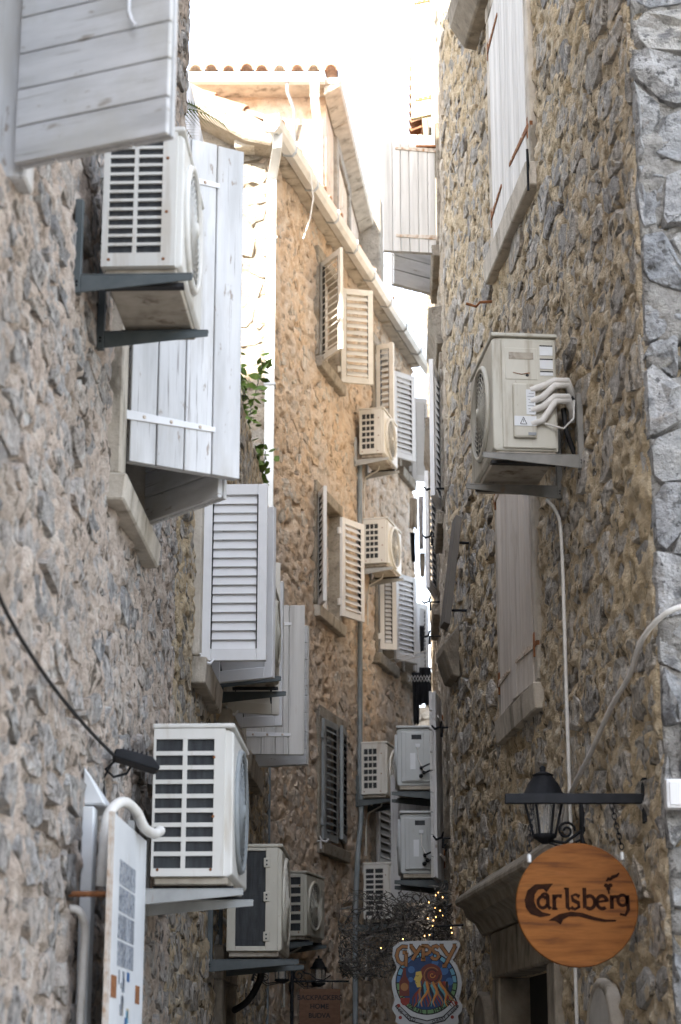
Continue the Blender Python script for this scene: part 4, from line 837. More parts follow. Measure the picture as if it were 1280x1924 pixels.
# ---- printed panel standing off the left wall
T = thing('information_panel', 'white rusty edged printed panel standing off the lower left wall', 'panel', WL(7.75, .15, .9))
pf = local(WL, 7.30, .15, .9); pw, ph = .95, 1.644
pb = MB().box(pf, 0, pw, 0, .018, 0, ph).build('board', 'sign_white', T, .003)
MB().box(pf, -.004, -.0005, .002, .016, .0, ph).build('rusty_edge', 'rust_paint', T)
MB().box(pf, .0, .015, .0185, .021, .0, ph).build('rusty_trim', 'rust_paint', T)
rnd = random.Random(12)
def card(a0, a1, c0, c1, mt): MB().box(pf, a0, a1, .0186, .0200, c0, c1).build('printed_picture', mt, T)
for i in range(16):
    a, c = .20 + .11 * (i % 4), 1.10 + .10 * (i // 4); card(a, a + .10, c, c + .09, 'print')
card(.06, .20, .98, 1.06, 'rust'); card(.72, .84, .98, 1.05, 'rust')
for k in range(14):
    a, c = .26 + rnd.uniform(-.06, .22), rnd.uniform(.78, 1.06); card(a, a + rnd.uniform(.03, .09), c, c + rnd.uniform(.02, .06), rnd.choice(['print', 'ink_sky', 'ink_blue', 'ink_grey', 'ink_cream']))
for k in range(60):
    a, c = rnd.uniform(.10, .84), rnd.uniform(.03, .74)
    card(a, a + rnd.uniform(.02, .08), c, c + rnd.uniform(.006, .05), rnd.choice(['ink_grey', 'ink_black', 'ink_grey', 'ink_navy', 'ink_red', 'ink_grey', 'ink_grey']))
for c in (.35, 1.35): MB().tube([pf(.08, -.15, c), pf(.08, .0, c)], .012, 6).build('stand_off', 'rust', T)
T = thing('cable_duct', 'white sheet metal duct behind the printed panel', 'duct', WL(7.7, .05, .9))
MB().box(local(WL, 7.58, 0, 0), 0, .10, .005, .05, .02, 2.60).build('duct', 'sign_white', T, .004)
MB().hexa([WL(7.60, .0, 2.61), WL(7.95, .0, 2.61), WL(7.95, .09, 2.61), WL(7.60, .09, 2.61), WL(7.60, .0, 2.76), WL(7.95, .0, 2.72), WL(7.95, .05, 2.66), WL(7.60, .03, 2.72)]).build('cap', 'sign_white', T, .006)
rope('insulated_pipe', [WL(7.62, .08, 2.30), WL(7.62, .09, 2.48), WL(7.64, .10, 2.58), WL(7.72, .14, 2.635), WL(7.82, .18, 2.61), WL(7.90, .20, 2.56), WL(8.05, .22, 2.55), WL(8.2, .23, 2.58)], .021, 'white_pipe', 'thick white insulated pipe looping over the printed panel', 'pipe', 10, 4)

# ---- lanterns
def scroll(m, c, ax, az, r0, turns, r, start=0.0, n=22):
    pts = []
    for i in range(n + 1):
        t = i / n; q = start + turns * 2 * math.pi * t; rr = r0 * (1 - .78 * t)
        pts.append(c + ax * (rr * math.cos(q)) + az * (rr * math.sin(q)))
    m.tube(pts, r, 6)
def lantern(label, base, h, r, wallpt, style='cone'):
    """base: centre of the cage's lower ring"""
    b = Vector(base); F_ = Frame(b, (1, 0, 0), (0, 1, 0)); T = thing('wall_lantern', label, 'lantern', b, 'black iron wall lanterns')
    r0, r1 = (r * .55, r) if style == 'cone' else (r * .95, r)
    m = MB(); hc = h * .52
    for k in range(6):
        q = 2 * math.pi * k / 6
        m.tube([F_(r0 * math.cos(q), r0 * math.sin(q), 0), F_(r1 * math.cos(q), r1 * math.sin(q), hc)], r * .07, 5)
    m.lathe(F_, [(r0 * .3, -h * .10), (r0 * .75, -h * .05), (r0 * 1.15, -h * .01), (r0 * 1.1, .012)], 12)
    m.build('cage', 'black_iron', T)
    MB().lathe(F_, [(r0 * .86, .008), (r1 * .88, hc)], 6, False).build('glass', 'lamp_glass', T)
    MB().lathe(F_.shift(0, 0, hc), [(r1 * 1.28, 0), (r1 * 1.25, .012), (r1 * 1.0, h * .09), (r1 * .82, h * .20), (r1 * .55, h * .30), (r1 * .50, h * .33), (r1 * .58, h * .335), (r1 * .3, h * .37), (r1 * .14, h * .39), (r1 * .18, h * .44), (r1 * .06, h * .47)], 18).build('hood', 'black_iron', T)
    wp = Vector(wallpt); m = MB(); d = (wp - b); d.z = 0; dn = d.normalized()
    m.tube([b - Vector((0, 0, h * .04)), b + d * .5 - Vector((0, 0, h * .09)), wp], r * .09, 6)
    m.tube([b + d * .1 - Vector((0, 0, h * .08)), b + d * .5 - Vector((0, 0, h * .16)), wp - Vector((0, 0, h * .12))], r * .07, 6)
    scroll(m, b + d * .55 + Vector((0, 0, h * .08)), dn, Vector((0, 0, 1)), h * .13, 1.5, r * .07)
    m.build('scroll_arm', 'black_iron', T)
    pl = Frame(wp, dn, Vector((-dn.y, dn.x, 0)))
    MB().prism(Frame(wp, pl.ey, pl.ex), [(-.03, -.13), (0, -.17), (.03, -.13), (.03, .12), (0, .16), (-.03, .12)], -.02, .012).build('wall_plate', 'black_iron', T, .004)
    return T
wx = WR(10.2, 0, 0).x
lantern('black iron lantern above the round wooden sign', (1.05, 10.2, 2.79), .37, .10, (wx, 10.2, 2.83))
wx = WL(16, 0, 0).x
lantern('small black lantern left of the brown hostel sign', (-.463, 16.0, 2.335), .24, .055, (wx, 16.0, 2.40), 'box')
lantern('small black lantern right behind the iron sign arm', WT(18.6, .26, 2.42), .26, .062, WT(18.6, 0, 2.50), 'box')

# ---- text and stroke helpers for painted signs
def strokes(fr, lines, wd, b0, b1, name, mat, parent):
    """brush strokes: list of (points, width scale); flat ribbons with real thickness"""
    m = MB()
    for pts, ws in lines:
        n = len(pts)
        wl = ws if hasattr(ws, '__len__') else [ws] * n
        Lp, Rp = [], []
        for i in range(n):
            ax, az = pts[max(i - 1, 0)]; bx, bz = pts[min(i + 1, n - 1)]
            dx, dz = bx - ax, bz - az; l = math.hypot(dx, dz) or 1
            nx, nz = -dz / l * wd * wl[i] / 2, dx / l * wd * wl[i] / 2
            Lp.append((pts[i][0] + nx, pts[i][1] + nz)); Rp.append((pts[i][0] - nx, pts[i][1] - nz))
        for i in range(n - 1):
            q = [Lp[i], Lp[i + 1], Rp[i + 1], Rp[i]]
            m.hexa([fr(q[0][0], b0, q[0][1]), fr(q[1][0], b0, q[1][1]), fr(q[2][0], b0, q[2][1]), fr(q[3][0], b0, q[3][1]),
                    fr(q[0][0], b1, q[0][1]), fr(q[1][0], b1, q[1][1]), fr(q[2][0], b1, q[2][1]), fr(q[3][0], b1, q[3][1])])
    return m.build(name, mat, parent)
def arc(cx, cz, r, a0, a1, n=12, rz=None):
    return [(cx + r * math.cos(R(a0 + (a1 - a0) * i / n)), cz + (rz or r) * math.sin(R(a0 + (a1 - a0) * i / n))) for i in range(n + 1)]
def text(body, fr, size, a, c, b, mat, parent, name='lettering', bold=.0, depth=.001, align='CENTER', rot=0.0):
    cu = bpy.data.curves.new('t', 'FONT'); cu.body = body; cu.size = size; cu.align_x = align; cu.align_y = 'CENTER'; cu.extrude = depth; cu.offset = bold
    to = bpy.data.objects.new('t', cu); C.objects.link(to); bpy.context.view_layer.update()
    me = bpy.data.meshes.new_from_object(to.evaluated_get(bpy.context.evaluated_depsgraph_get()))
    bpy.data.objects.remove(to); me.name = name
    off = top(parent).location; cr, sr = math.cos(rot), math.sin(rot)
    for v in me.vertices:
        x, y = v.co.x * cr - v.co.y * sr, v.co.x * sr + v.co.y * cr
        v.co = fr(a + x, b - v.co.z if False else b + v.co.z, c + y) - off
    me.materials.clear(); me.materials.append(MATS[mat])
    o = bpy.data.objects.new(name, me); C.objects.link(o); o.parent = parent
    return o

# ---- round wooden beer sign on an iron bar
T = thing('hanging_sign', 'round orange wooden sign reading Carlsberg hanging from a black bar', 'sign', (1.053, 8.9, 2.06))
sf = Frame((1.053, 8.9, 2.337), (1, 0, 0), (0, -1, 0)); rS = .273
sb = MB().lathe(Frame(sf.o, (1, 0, 0), (0, 0, 1), (0, -1, 0)), [(rS - .006, -.026), (rS, -.022), (rS, -.003), (rS - .004, 0)], 72).build('wooden_disc', 'sign_wood', T)
for p in sb.data.polygons: p.use_smooth = len(p.vertices) == 4
U = .273 / 318.0
cv = lambda pts: [((x - 735) * U, (825 - y) * U) for x, y in pts]
bf = (.0004, .0022)
MB().prism(sf, cv([(612, 716), (520, 720), (478, 752), (462, 800), (468, 840), (492, 872), (540, 888), (592, 880), (596, 872), (552, 862), (524, 838), (512, 806), (516, 772), (534, 748), (562, 744), (578, 762)]), *bf).build('letter', 'burnt', sb)
ST = 17 * U
ln = []
def cs(pts, w=1.0): ln.append((cv(pts), w))
el = lambda cx, cy, rx, ry, a0, a1, n=14: [(cx + rx * math.cos(R(a0 + (a1 - a0) * i / n)), cy - ry * math.sin(R(a0 + (a1 - a0) * i / n))) for i in range(n + 1)]
cs(el(556, 812, 24, 29, 40, 340)); cs([(583, 776), (583, 830), (596, 846)], 1.15); cs(el(568, 790, 20, 22, 150, 20), .8)      # a
cs([(616, 772), (616, 846)], 1.2); cs([(616, 798), (632, 778), (656, 782)], [.7, .9, 1.3]); cs([(604, 846), (632, 846)], .6)  # r
cs([(668, 742), (684, 742)], .6); cs([(684, 738), (684, 838), (698, 848)], 1.2)                                              # l
cs([(748, 784), (728, 772), (708, 780), (714, 802), (740, 814), (744, 836), (722, 848), (702, 838)], [1.2, .8, .9, 1.2, 1.3, 1.0, .8, 1.2])  # s
cs([(774, 738), (774, 842)], 1.2); cs(el(800, 812, 26, 33, 130, -130), 1.1)                                                  # b
cs(el(864, 812, 27, 33, 5, 310), 1.1); cs([(840, 810), (888, 804)], .7)                                                      # e
cs([(914, 776), (914, 846)], 1.2); cs([(914, 800), (928, 782), (946, 786)], [.7, .9, 1.2])                                   # r
cs(el(970, 802, 24, 27, 0, 360), 1.0); cs([(996, 776), (998, 850), (982, 878), (954, 872)], [1.2, 1.1, .9, .7])              # g
strokes(sf, ln, ST, *bf, 'lettering', 'burnt', sb)
MB().prism(sf, cv([(584, 904), (640, 872), (700, 860), (760, 866), (820, 886), (880, 900), (936, 902), (930, 910), (870, 912), (800, 900), (740, 884), (690, 884), (660, 900), (646, 926), (622, 908)]), *bf).build('swoosh', 'burnt', sb)
for cx, cy in ((888, 726), (910, 726), (899, 742)): MB().prism(sf, cv(el(cx, cy, 12, 11, 0, 330, 10)), *bf).build('hop_leaf', 'burnt', sb)
strokes(sf, [(cv([(899, 750), (902, 770)]), .6), (cv([(905, 700), (925, 682), (945, 676), (958, 662)]), [.6, 1.1, .9, .4]), (cv([(890, 704), (902, 690), (916, 694)]), [.5, 1, .5])], ST, *bf, 'steam_mark', 'burnt', sb)
m = MB(); m.box(Frame((0, 8.9, 2.808), (1, 0, 0), (0, 1, 0)), .742, 1.362, -.02, .02, -.022, .022); m.build('iron_bar', 'black_iron', T, .002)
MB().box(Frame((1.372, 8.9, 2.80), (1, 0, 0), (0, 1, 0)), -.010, .010, -.03, .03, -.10, .10).build('wall_plate', 'black_iron', T, .002)
def chain(parent, p, q, n):
    p, q = Vector(p), Vector(q); d = (q - p) / n
    for k in range(n):
        c = p + d * (k + .5); L_ = d.length * .72; dn = d.normalized()
        x = Vector((0, 1, 0)) if k % 2 else dn.cross(Vector((0, 1, 0))).normalized()
        pts = [c + dn * (L_ * math.cos(t)) + x * (.010 * math.sin(t)) for t in [2 * math.pi * i / 10 for i in range(11)]]
        MB().tube(pts, .0028, 5, False).build('chain_link', 'black_iron', parent)
chain(T, (1.222, 8.9, 2.785), (1.262, 8.905, 2.585), 9); chain(T, (.865, 8.9, 2.785), (.845, 8.905, 2.575), 9)
for x, z in ((1.262, 2.565), (.845, 2.555)): MB().lathe(Frame((x, 8.905, z - .03), (1, 0, 0), (0, 1, 0)), [(.010, 0), (.010, .03), (.006, .036)], 8).build('eye_bolt', 'zinc', T)

# ---- small white junction box on the corner
T = thing('junction_box', 'small white box on the grey corner stones at the right edge', 'box', (1.46, 8.48, 2.70))
MB().box(Frame((1.395, 8.50, 2.705), (1, 0, 0), (0, -1, 0)), 0, .16, 0, .07, 0, .125).build('housing', 'white_metal', T, .006, 2)
MB().box(Frame((1.395, 8.43, 2.705), (1, 0, 0), (0, -1, 0)), .012, .148, .0005, .006, .012, .113).build('cover', 'white_metal', T, .003)

# ---- round plaques beside the doorway
for Y, r, z, lab in ((9.75, .30, 1.76, 'round grey plaque on the right wall under the wooden sign'), (13.3, .24, 1.90, 'round dark plaque on the right wall left of the doorway')):
    f = local(WR, Y, 0, z)
    T = thing('wall_plaque', lab, 'plaque', f(0, .03, -r), 'round plaques on the right wall')
    MB().lathe(Frame(f(0, 0, 0), f.ex, f.ez, f.ey), [(r, .0), (r, .05), (r - .03, .065), (r - .035, .05)], 40).build('rim', 'dressed_stone' if Y < 10 else 'dark_stone', T)
    MB().lathe(Frame(f(0, .051, 0), f.ex, f.ez, f.ey), [(r * .84, .0), (r * .84, .006)], 40).build('disc', 'concrete' if Y < 10 else 'dark_stone', T)
    MB().ring(f.shift(0, .062, -.08), r * .45, .012, 30, 6).build('white_ring', 'white_pipe', T) if Y < 10 else None

# ---- dark flap board on the right wall
T = thing('hanging_board', 'dark weathered board leaning off the far end of the right wall', 'board', WR(13.7, .1, 4.6))
MB().hexa([WR(13.55, .17, 4.66), WR(13.75, .17, 4.66), WR(13.75, .215, 4.68), WR(13.55, .215, 4.68), WR(13.55, .07, 5.45), WR(13.75, .07, 5.45), WR(13.75, .115, 5.47), WR(13.55, .115, 5.47)]).build('board', 'board_dark', T, .004)
for z in (4.8, 5.3): MB().tube([WR(13.7, .0, z), WR(13.7, .08 + (5.45 - z) * .12, z)], .01, 6).build('stay', 'black_iron', T)

# ---- stained glass style wine house sign
k_ = 14.25 / 15.0
T = thing('shop_sign', 'white edged shop sign with a blue round picture reading GYPSY', 'sign', (.61, 14.25, 1.9))
gs = .000656 * k_
gc = Frame((.379 * k_ + (605 - 205) * gs + .0, 14.25, 2.538 - .04), (1, 0, 0), (0, -1, 0))
G = lambda pts: [((x - 605) * gs, (1048 - y) * gs) for x, y in pts]
gc = Frame((gc.o.x, 14.25, 2.530), (1, 0, 0), (0, -1, 0))
out = [(300, 1062), (420, 1052), (700, 1048), (955, 1048), (988, 1075), (985, 1110), (900, 1262), (950, 1330), (985, 1420), (1002, 1510), (985, 1620), (960, 1700), (1005, 1765), (990, 1830), (945, 1880), (960, 1940), (900, 1990), (700, 2040), (500, 2040), (310, 1990), (245, 1940), (255, 1880), (205, 1800), (240, 1700), (215, 1600), (205, 1500), (225, 1440), (270, 1350), (215, 1220), (225, 1120)]
gb = MB().prism(gc, G(out), -.012, 0).build('board', 'sign_white_shaded', T)
disc = lambda cx, cy, r, n=40: G([(cx + r * math.cos(2 * math.pi * i / n), cy + r * math.sin(2 * math.pi * i / n)) for i in range(n)])
MB().prism(gc, disc(600, 1515, 352), .0003, .0012).build('ring_outline', 'ink_black', T)
for i in range(24):
    a0, a1 = i * 15 + 1.2, i * 15 + 13.8
    pts = [(600 + r * math.cos(R(a)), 1515 + r * math.sin(R(a))) for r, aa in ((338, (a0, (a0 + a1) / 2, a1)), (298, (a1, (a0 + a1) / 2, a0))) for a in aa]
    mid = (a0 + a1) / 2
    MB().prism(gc, G(pts), .0013, .0022).build('border_tile', 'ink_green' if 5 < mid < 175 else ('ink_sky' if i % 3 else 'ink_blue'), T)
MB().prism(gc, disc(600, 1515, 292), .0013, .0022).build('picture_ground', 'ink_navy', T)
for i, (x, y, r) in enumerate(((430, 1370, 40), (800, 1380, 50), (860, 1500, 45), (420, 1480, 30), (700, 1290, 40))): MB().prism(gc, disc(x, y, r, 10), .0023, .0028).build('picture_piece', 'ink_blue', T)
hair = []
for i in range(22):
    x = 560 + i * 12; pts = []
    for k in range(7): pts.append((x + 22 * math.sin(k * 1.3 + i) + (i - 11) * k * 2.2, 1500 + k * 46))
    hair.append(pts)
for cset, mt in ((0, 'ink_hair'), (1, 'ink_red'), (2, 'ink_brown'), (3, 'ink_black'), (4, 'ink_teal'), (5, 'ink_orange')):
    strokes(gc, [(G(h_), [1, 1.2, 1, .9, .8, .6, .3]) for i, h_ in enumerate(hair) if i % 6 == cset], 24 * gs, .0024 + cset * .0002, .0034 + cset * .0002, 'picture_hair', mt, T)
MB().prism(gc, disc(650, 1430, 128, 24), .0026, .0036).build('picture_hair', 'ink_hair', T)
for r, mt in ((105, 'ink_brown'), (80, 'ink_black'), (58, 'ink_red'), (34, 'ink_orange')):
    strokes(gc, [(G([(665 + (r - i) * math.cos(R(i * 14)), 1430 + (r - i) * math.sin(R(i * 14))) for i in range(24)]), 1)], 9 * gs, .0037, .0044, 'picture_curl', mt, T)
MB().prism(gc, G([(480, 1395), (540, 1385), (552, 1450), (530, 1500), (536, 1560), (492, 1566), (482, 1532), (470, 1512), (477, 1492), (455, 1480), (476, 1436)]), .0038, .0046).build('picture_face', 'ink_face', T)
strokes(gc, [(G([(484, 1432), (498, 1442), (512, 1434)]), 1), (G([(474, 1508), (492, 1512)]), 1)], 6 * gs, .0047, .0052, 'picture_line', 'ink_black', T)
MB().prism(gc, G([(335, 1350), (365, 1350), (370, 1440), (402, 1500), (405, 1660), (290, 1660), (292, 1500), (330, 1440)]), .0027, .0036).build('picture_bottle', 'ink_hair', T)
MB().prism(gc, disc(350, 1560, 44, 16), .0037, .0042).build('picture_bottle', 'ink_brown', T)
MB().prism(gc, G([(300, 1680), (410, 1680), (400, 1740), (365, 1765), (330, 1760), (305, 1730)]), .0037, .0044).build('picture_glass', 'ink_red', T)
MB().prism(gc, G([(240, 1770), (275, 1745), (420, 1880), (600, 1925), (780, 1880), (935, 1740), (962, 1770), (800, 1935), (600, 1985), (400, 1935)]), .0023, .0030).build('ribbon', 'ink_black', T)
MB().prism(gc, G([(256, 1772), (278, 1760), (416, 1892), (600, 1937), (784, 1892), (935, 1756), (948, 1772), (796, 1922), (600, 1972), (404, 1922)]), .0031, .0036).build('ribbon', 'ink_grey', T)
LG = [[[(392, 1118), (330, 1112), (282, 1150), (264, 1215), (282, 1275), (322, 1305), (362, 1290)], [(330, 1180), (385, 1180)], [(374, 1180), (366, 1335)]],
      [[(432, 1112), (484, 1186)], [(545, 1108), (440, 1262)], [(410, 1108), (450, 1108)]], [[(566, 1108), (566, 1256)], [(545, 1108), (615, 1108), (646, 1135), (640, 1175), (605, 1198), (575, 1196)], [(540, 1256), (590, 1256)]],
      [[(744, 1128), (715, 1106), (680, 1116), (668, 1146), (690, 1175), (728, 1190), (742, 1222), (715, 1254), (678, 1250), (656, 1225)]], [[(772, 1108), (846, 1214)], [(932, 1104), (812, 1325)], [(752, 1106), (800, 1106)], [(900, 1104), (942, 1104)], [(780, 1328), (830, 1328)]]]
for L_ in LG:
    strokes(gc, [(G(p), 1) for p in L_], 50 * gs, .0050, .0056, 'letter_outline', 'ink_black', T)
    strokes(gc, [(G(p), 1) for p in L_], 34 * gs, .0057, .0066, 'lettering', 'ink_brown', T)
def arctext(s, cx, cy, r, a0, a1, size, mt, b):
    for i, ch in enumerate(s):
        if ch == ' ': continue
        a = a0 + (a1 - a0) * (i + .5) / len(s); x, y = cx + r * math.cos(R(a)), cy + r * math.sin(R(a))
        (p,) = G([(x, y)]); text(ch, gc, size * gs, p[0], p[1], b, mt, T, 'lettering', .0006, .0004, rot=R(90 - a))
arctext('WINE', 600, 1515, 318, 130, 96, 62, 'ink_black', .0032); arctext('HOUSE', 600, 1515, 318, 72, 36, 62, 'ink_black', .0032)
arctext('ICE-COLD', 600, 1515, 432, 142, 108, 50, 'ink_black', .0042); arctext('CHERRY PIECES', 600, 1515, 432, 82, 36, 44, 'ink_black', .0042)
for x, y in ((283, 1765), (930, 1735), (300, 1895), (885, 1890)): MB().prism(gc, disc(x, y, 20, 12), .0043, .0052).build('cherry', 'ink_red', T)
for x, y in ((290, 1085), (640, 1072), (945, 1080), (895, 1285), (950, 1660), (250, 1660), (265, 1355)): MB().prism(gc, disc(x, y, 9, 8), .0003, .003).build('screw', 'ink_grey', T)
MB().tube([gc(.05, -.02, .0), gc(.05, -.02, .10), Vector((.88, 14.25, 2.64))], .008, 6).build('hanger', 'black_iron', T)

# ---- hostel sign on an iron post
T = thing('hostel_sign', 'brown sign reading BACKPACKERS HOME BUDVA on an iron post', 'sign', (-.40, 16.5, 0))
MB().tube([(-.395, 16.5, 0), (-.395, 16.5, 2.44)], .014, 8).build('post', 'black_iron', T)
MB().tube([(-.395, 16.5, 2.352), (.07, 16.5, 2.352)], .009, 6).build('arm', 'black_iron', T)
m = MB(); scroll(m, Vector((-.34, 16.5, 2.40)), Vector((1, 0, 0)), Vector((0, 0, 1)), .05, 1.4, .006, R(20))
m.tube([(-.30, 16.5, 2.42), (-.25, 16.5, 2.41), (-.20, 16.5, 2.37), (-.14, 16.5, 2.36), (-.08, 16.5, 2.40)], .006, 6); m.build('scroll', 'black_iron', T)
hf = Frame((-.338, 16.5, 1.98), (1, 0, 0), (0, -1, 0))
MB().box(hf, 0, .338, -.012, 0, 0, .314).build('board', 'sign_brown', T, .003)
for a in (.07, .27): MB().tube([hf(a, -.006, .30), hf(a, -.006, .372)], .004, 5).build('hook', 'black_iron', T)
for tx, c in (('BACKPACKERS', .242), ('HOME', .172), ('BUDVA', .100)): text(tx, hf, .054, .166, c, .0012, 'ink_black', T, 'lettering', .0012, .0005)

# ---- dry vine with string lights over the alley
T = thing('dry_vine', 'tangle of bare grey twigs over the sign at the alley end', 'vine', (.85, 15.1, 0))
rnd = random.Random(8); m = MB(); ends = []
MB().tube([(.80, 15.1, 0), (.79, 15.12, 1.2), (.77, 15.1, 2.2), (.68, 15.1, 2.62)], [.022, .02, .016, .012], 8).build('stem', 'twig', T)
def walk(p, d, n, r, depth):
    pts = [p]; dd = d
    for k in range(n):
        dd = (dd + Vector((rnd.gauss(0, .42), rnd.gauss(0, .3), rnd.gauss(-.02, .40)))).normalized()
        q = pts[-1] + dd * rnd.uniform(.025, .06)
        if not (-.02 < q.x < .90 and 14.5 < q.y < 15.9 and 2.30 < q.z < 2.98): dd = -dd; continue
        pts.append(q)
        if depth and rnd.random() < .30: walk(q, Vector((rnd.gauss(0, 1), rnd.gauss(0, .7), rnd.gauss(0, .8))).normalized(), rnd.randint(3, 7), r * .6, depth - 1)
    if len(pts) > 2: m.tube(pts, [r * (1 - .6 * i / len(pts)) for i in range(len(pts))], 4); ends.append(pts[-1])
for i in range(135):
    c = Vector((min(.88, max(.05, rnd.gauss(.60, .24))), rnd.uniform(14.7, 15.7), min(2.85, max(2.42, rnd.gauss(2.68, .11)))))
    walk(c, Vector((rnd.gauss(-.3, 1), rnd.gauss(0, .6), rnd.gauss(0, .4))).normalized(), rnd.randint(7, 15), .0055, 1)
for i in range(34):
    c = Vector((rnd.uniform(.04, .36), rnd.uniform(14.7, 15.4), rnd.uniform(2.33, 2.52)))
    walk(c, Vector((-1, 0, rnd.gauss(0, .4))).normalized(), rnd.randint(5, 10), .005, 1)
o = m.build('twigs', 'twig', T, fixn=False); o['kind'] = 'stuff'
T = thing('string_lights', 'tiny warm glowing string lights among the bare twigs', 'lights', (.75, 15.0, 2.5))
pts = [Vector((.78 - .16 * (k % 5) / 5 + rnd.uniform(-.08, .06), 14.5 + rnd.uniform(0, .2), 2.90 - .026 * k + rnd.uniform(-.01, .01))) for k in range(15)]
MB().tube(pts, .0018, 4).build('wire', 'black_rubber', T)
for p in pts[::1] + [Vector((rnd.uniform(.25, .66), 14.55, rnd.uniform(2.46, 2.74))) for _ in range(6)]:
    MB().lathe(Frame(p, (1, 0, 0), (0, 1, 0)), [(.001, -.005), (.0028, -.002), (.0028, .002), (.001, .005)], 6).build('bulb', 'bulb', T)

# ---- laundry at the far end
def cloth(label, X0, X1, Y, z0, z1, mat, seed, wob=.02, sleeves=False):
    rnd = random.Random(seed); m = MB(); n, k = 9, 10; vs = []
    for j in range(k + 1):
        for i in range(n + 1):
            t = i / n; u = j / k; cx = (X0 + X1) / 2; hw = (X1 - X0) / 2 * (1 - .25 * u * (1 if seed % 2 else -.4) + .06 * math.sin(u * 7 + seed))
            if sleeves and u < .35: hw *= 1.35
            vs.append((cx + (t * 2 - 1) * hw, Y + wob * math.sin(t * 14 + seed + u * 2) * (.3 + u), z1 + (z0 - z1) * u - .03 * abs(math.sin(t * 6 + seed)) * u))
    m.add(vs, [(j * (n + 1) + i, j * (n + 1) + i + 1, (j + 1) * (n + 1) + i + 1, (j + 1) * (n + 1) + i) for j in range(k) for i in range(n)], True)
    o = m.build('laundry', mat, None, 0, 1, False); md = o.modifiers.new('thick', 'SOLIDIFY'); md.thickness = .006
    return tag(setorigin(o, ((X0 + X1) / 2, Y, z0)), label, 'laundry', 'laundry drying at the alley end')
cloth('black garment hanging low at the left of the folding rack', .845, .93, 22.9, 5.60, 6.20, 'cloth_black', 3)
cloth('black garment hanging behind the white zigzag rack', .93, 1.08, 23.0, 5.85, 6.28, 'cloth_black', 4)
cloth('black strap garment hanging in front of the far white shutter', .93, .985, 22.7, 6.42, 6.72, 'cloth_black', 5)
cloth('beige shirt hanging high in the gap between the houses', .84, .93, 22.9, 7.98, 8.35, 'cloth_beige', 6)
cloth('pale mauve towel hanging high in the gap between the houses', .95, 1.01, 23.0, 7.75, 8.40, 'cloth_grey', 7)
cloth('dark cloth hanging below the beige shirt', .85, .91, 23.1, 7.62, 7.97, 'cloth_black', 9)
cloth('brown cloth hanging lowest in the upper laundry', .96, 1.03, 23.2, 7.45, 7.74, 'cloth_beige', 11)
T = thing('drying_rack', 'white zigzag folding drying rack across the far gap', 'rack', (.95, 22.8, 6.05))
zig = [(.80 + .036 * i, 22.75, 6.06 + (.075 if i % 2 else 0)) for i in range(8)]; zag = [(x, 22.75, 6.06 + .075 - (z - 6.06)) for x, _, z in zig]
MB().tube(zig, .006, 5).build('arm', 'white_metal', T); MB().tube([(x, y + .012, z) for x, y, z in zag], .006, 5).build('arm', 'white_metal', T)
T = thing('clothes_line', 'thin clothes lines strung below the shutter with the black latch', 'line', (.8, 22.0, 6.2))
for dz in (0, -.05): MB().tube([WT(22.2, .05, 6.20 + dz), Vector((.98, 21.6, 6.19 + dz))], .003, 4).build('line', 'white_pipe', T)

# ---- roof terrace behind the tall house: corrugated sheet and palm
T = thing('corrugated_screen', 'pale corrugated sheet screen on the low roof behind the left shutter', 'screen', (-1.5, 13, 6.6))
n = 60; vs = []
for i in range(n + 1):
    x = -2.2 + 1.21 * i / n
    for z in (6.62, 8.62 if x < -1.10 else 8.62 - (x + 1.10) * 4.6): vs.append((x, 13 + .014 * math.sin(i * 1.6), z))
o = MB().add(vs, [(2 * i, 2 * i + 2, 2 * i + 3, 2 * i + 1) for i in range(n)], True).build('sheet', 'white_metal', T, fixn=False); md = o.modifiers.new('t', 'SOLIDIFY'); md.thickness = .004
T = thing('palm_plant', 'palm frond peeping out behind the top left shutter', 'palm', (-1.35, 12.2, 6.6))
MB().tube([(-1.35, 12.2, 6.6), (-1.34, 12.2, 7.3), (-1.32, 12.2, 8.0)], [.07, .05, .04], 8).build('trunk', 'twig', T)
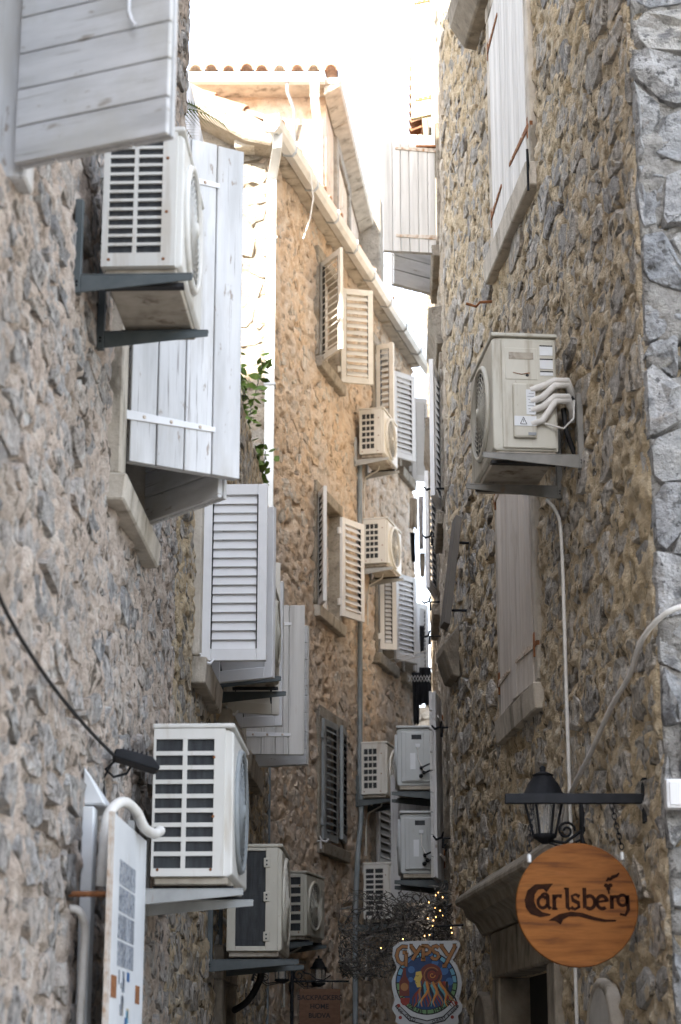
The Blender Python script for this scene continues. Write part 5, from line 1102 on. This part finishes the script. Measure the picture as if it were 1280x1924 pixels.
for i in range(7):
    q = 2 * math.pi * i / 7 + .12; d = Vector((math.cos(q), .5 * math.sin(q), 0)); b = Vector((-1.30, 12.2, 7.92))
    tip = lambda t: b + d * (.52 * t) + Vector((0, 0, .30 * t - .36 * t * t))
    m = MB(); m.tube([tip(t / 8) for t in range(9)], [.006 - .0005 * k for k in range(9)], 5)
    sd_ = Vector((-d.y, d.x, 0)).normalized()
    for k in range(2, 20):
        t = k / 20; p = tip(t); L_ = .20 * (1 - abs(t - .45) * 1.2) + .03
        for s_ in (-1, 1):
            e = p + (sd_ * s_ * .8 + d * .5 + Vector((0, 0, -.25))).normalized() * L_; wv = d * .0055
            m.add([p - wv, p + wv, e], [(0, 1, 2)])
    m.build('frond', 'leaf_green' if i % 2 == 0 else 'leaf_dry', T, fixn=False)

# ---- climbing plant on the wall head before the tan house
def climber(label, cx, cy, z0, z1, n, seed, spread=.12):
    rnd = random.Random(seed); T = thing('climbing_plant', label, 'plant', (cx, cy, z0))
    st, lf = MB(), MB()
    for i in range(7):
        p = Vector((cx + rnd.gauss(0, .04), cy + rnd.gauss(0, .05), z0)); pts = [p]; d = Vector((rnd.gauss(0, .1), rnd.gauss(0, .1), 1))
        while pts[-1].z < z0 + (z1 - z0) * rnd.uniform(.6, 1.05):
            d = (d + Vector((rnd.gauss(.0, .25), rnd.gauss(0, .2), .35))).normalized(); pts.append(pts[-1] + d * .06)
            if len(pts) > 40: break
        st.tube(pts, .004, 4)
        for q in pts[2:]:
            for _ in range(n):
                c = q + Vector((rnd.gauss(0, spread * .5), rnd.gauss(0, .06), rnd.gauss(0, .04))); s_ = rnd.uniform(.028, .055)
                a = Vector((rnd.gauss(0, 1), rnd.gauss(0, 1), rnd.gauss(0, .6))).normalized(); b = a.cross(Vector((rnd.gauss(0, 1), rnd.gauss(0, 1), rnd.gauss(0, 1)))).normalized()
                lf.add([c - a * s_, c - a * s_ * .2 + b * s_ * .6, c + a * s_ * .5 + b * s_ * .45, c + a * s_ * 1.15, c + a * s_ * .5 - b * s_ * .45, c - a * s_ * .2 - b * s_ * .6], [(0, 1, 2, 3), (0, 3, 4, 5)])
    st.build('stems', 'twig', T); o = lf.build('leaves', 'leaf_green', T, fixn=False); o['kind'] = 'stuff'
    return T
climber('green climbing plant beside the white downpipe of the tan house', -.90, 16.6, 6.6, 8.15, 4, 4, .07)
climber('small green plant low on the wall head beside the downpipe', -.80, 16.9, 6.6, 7.0, 4, 9, .08)
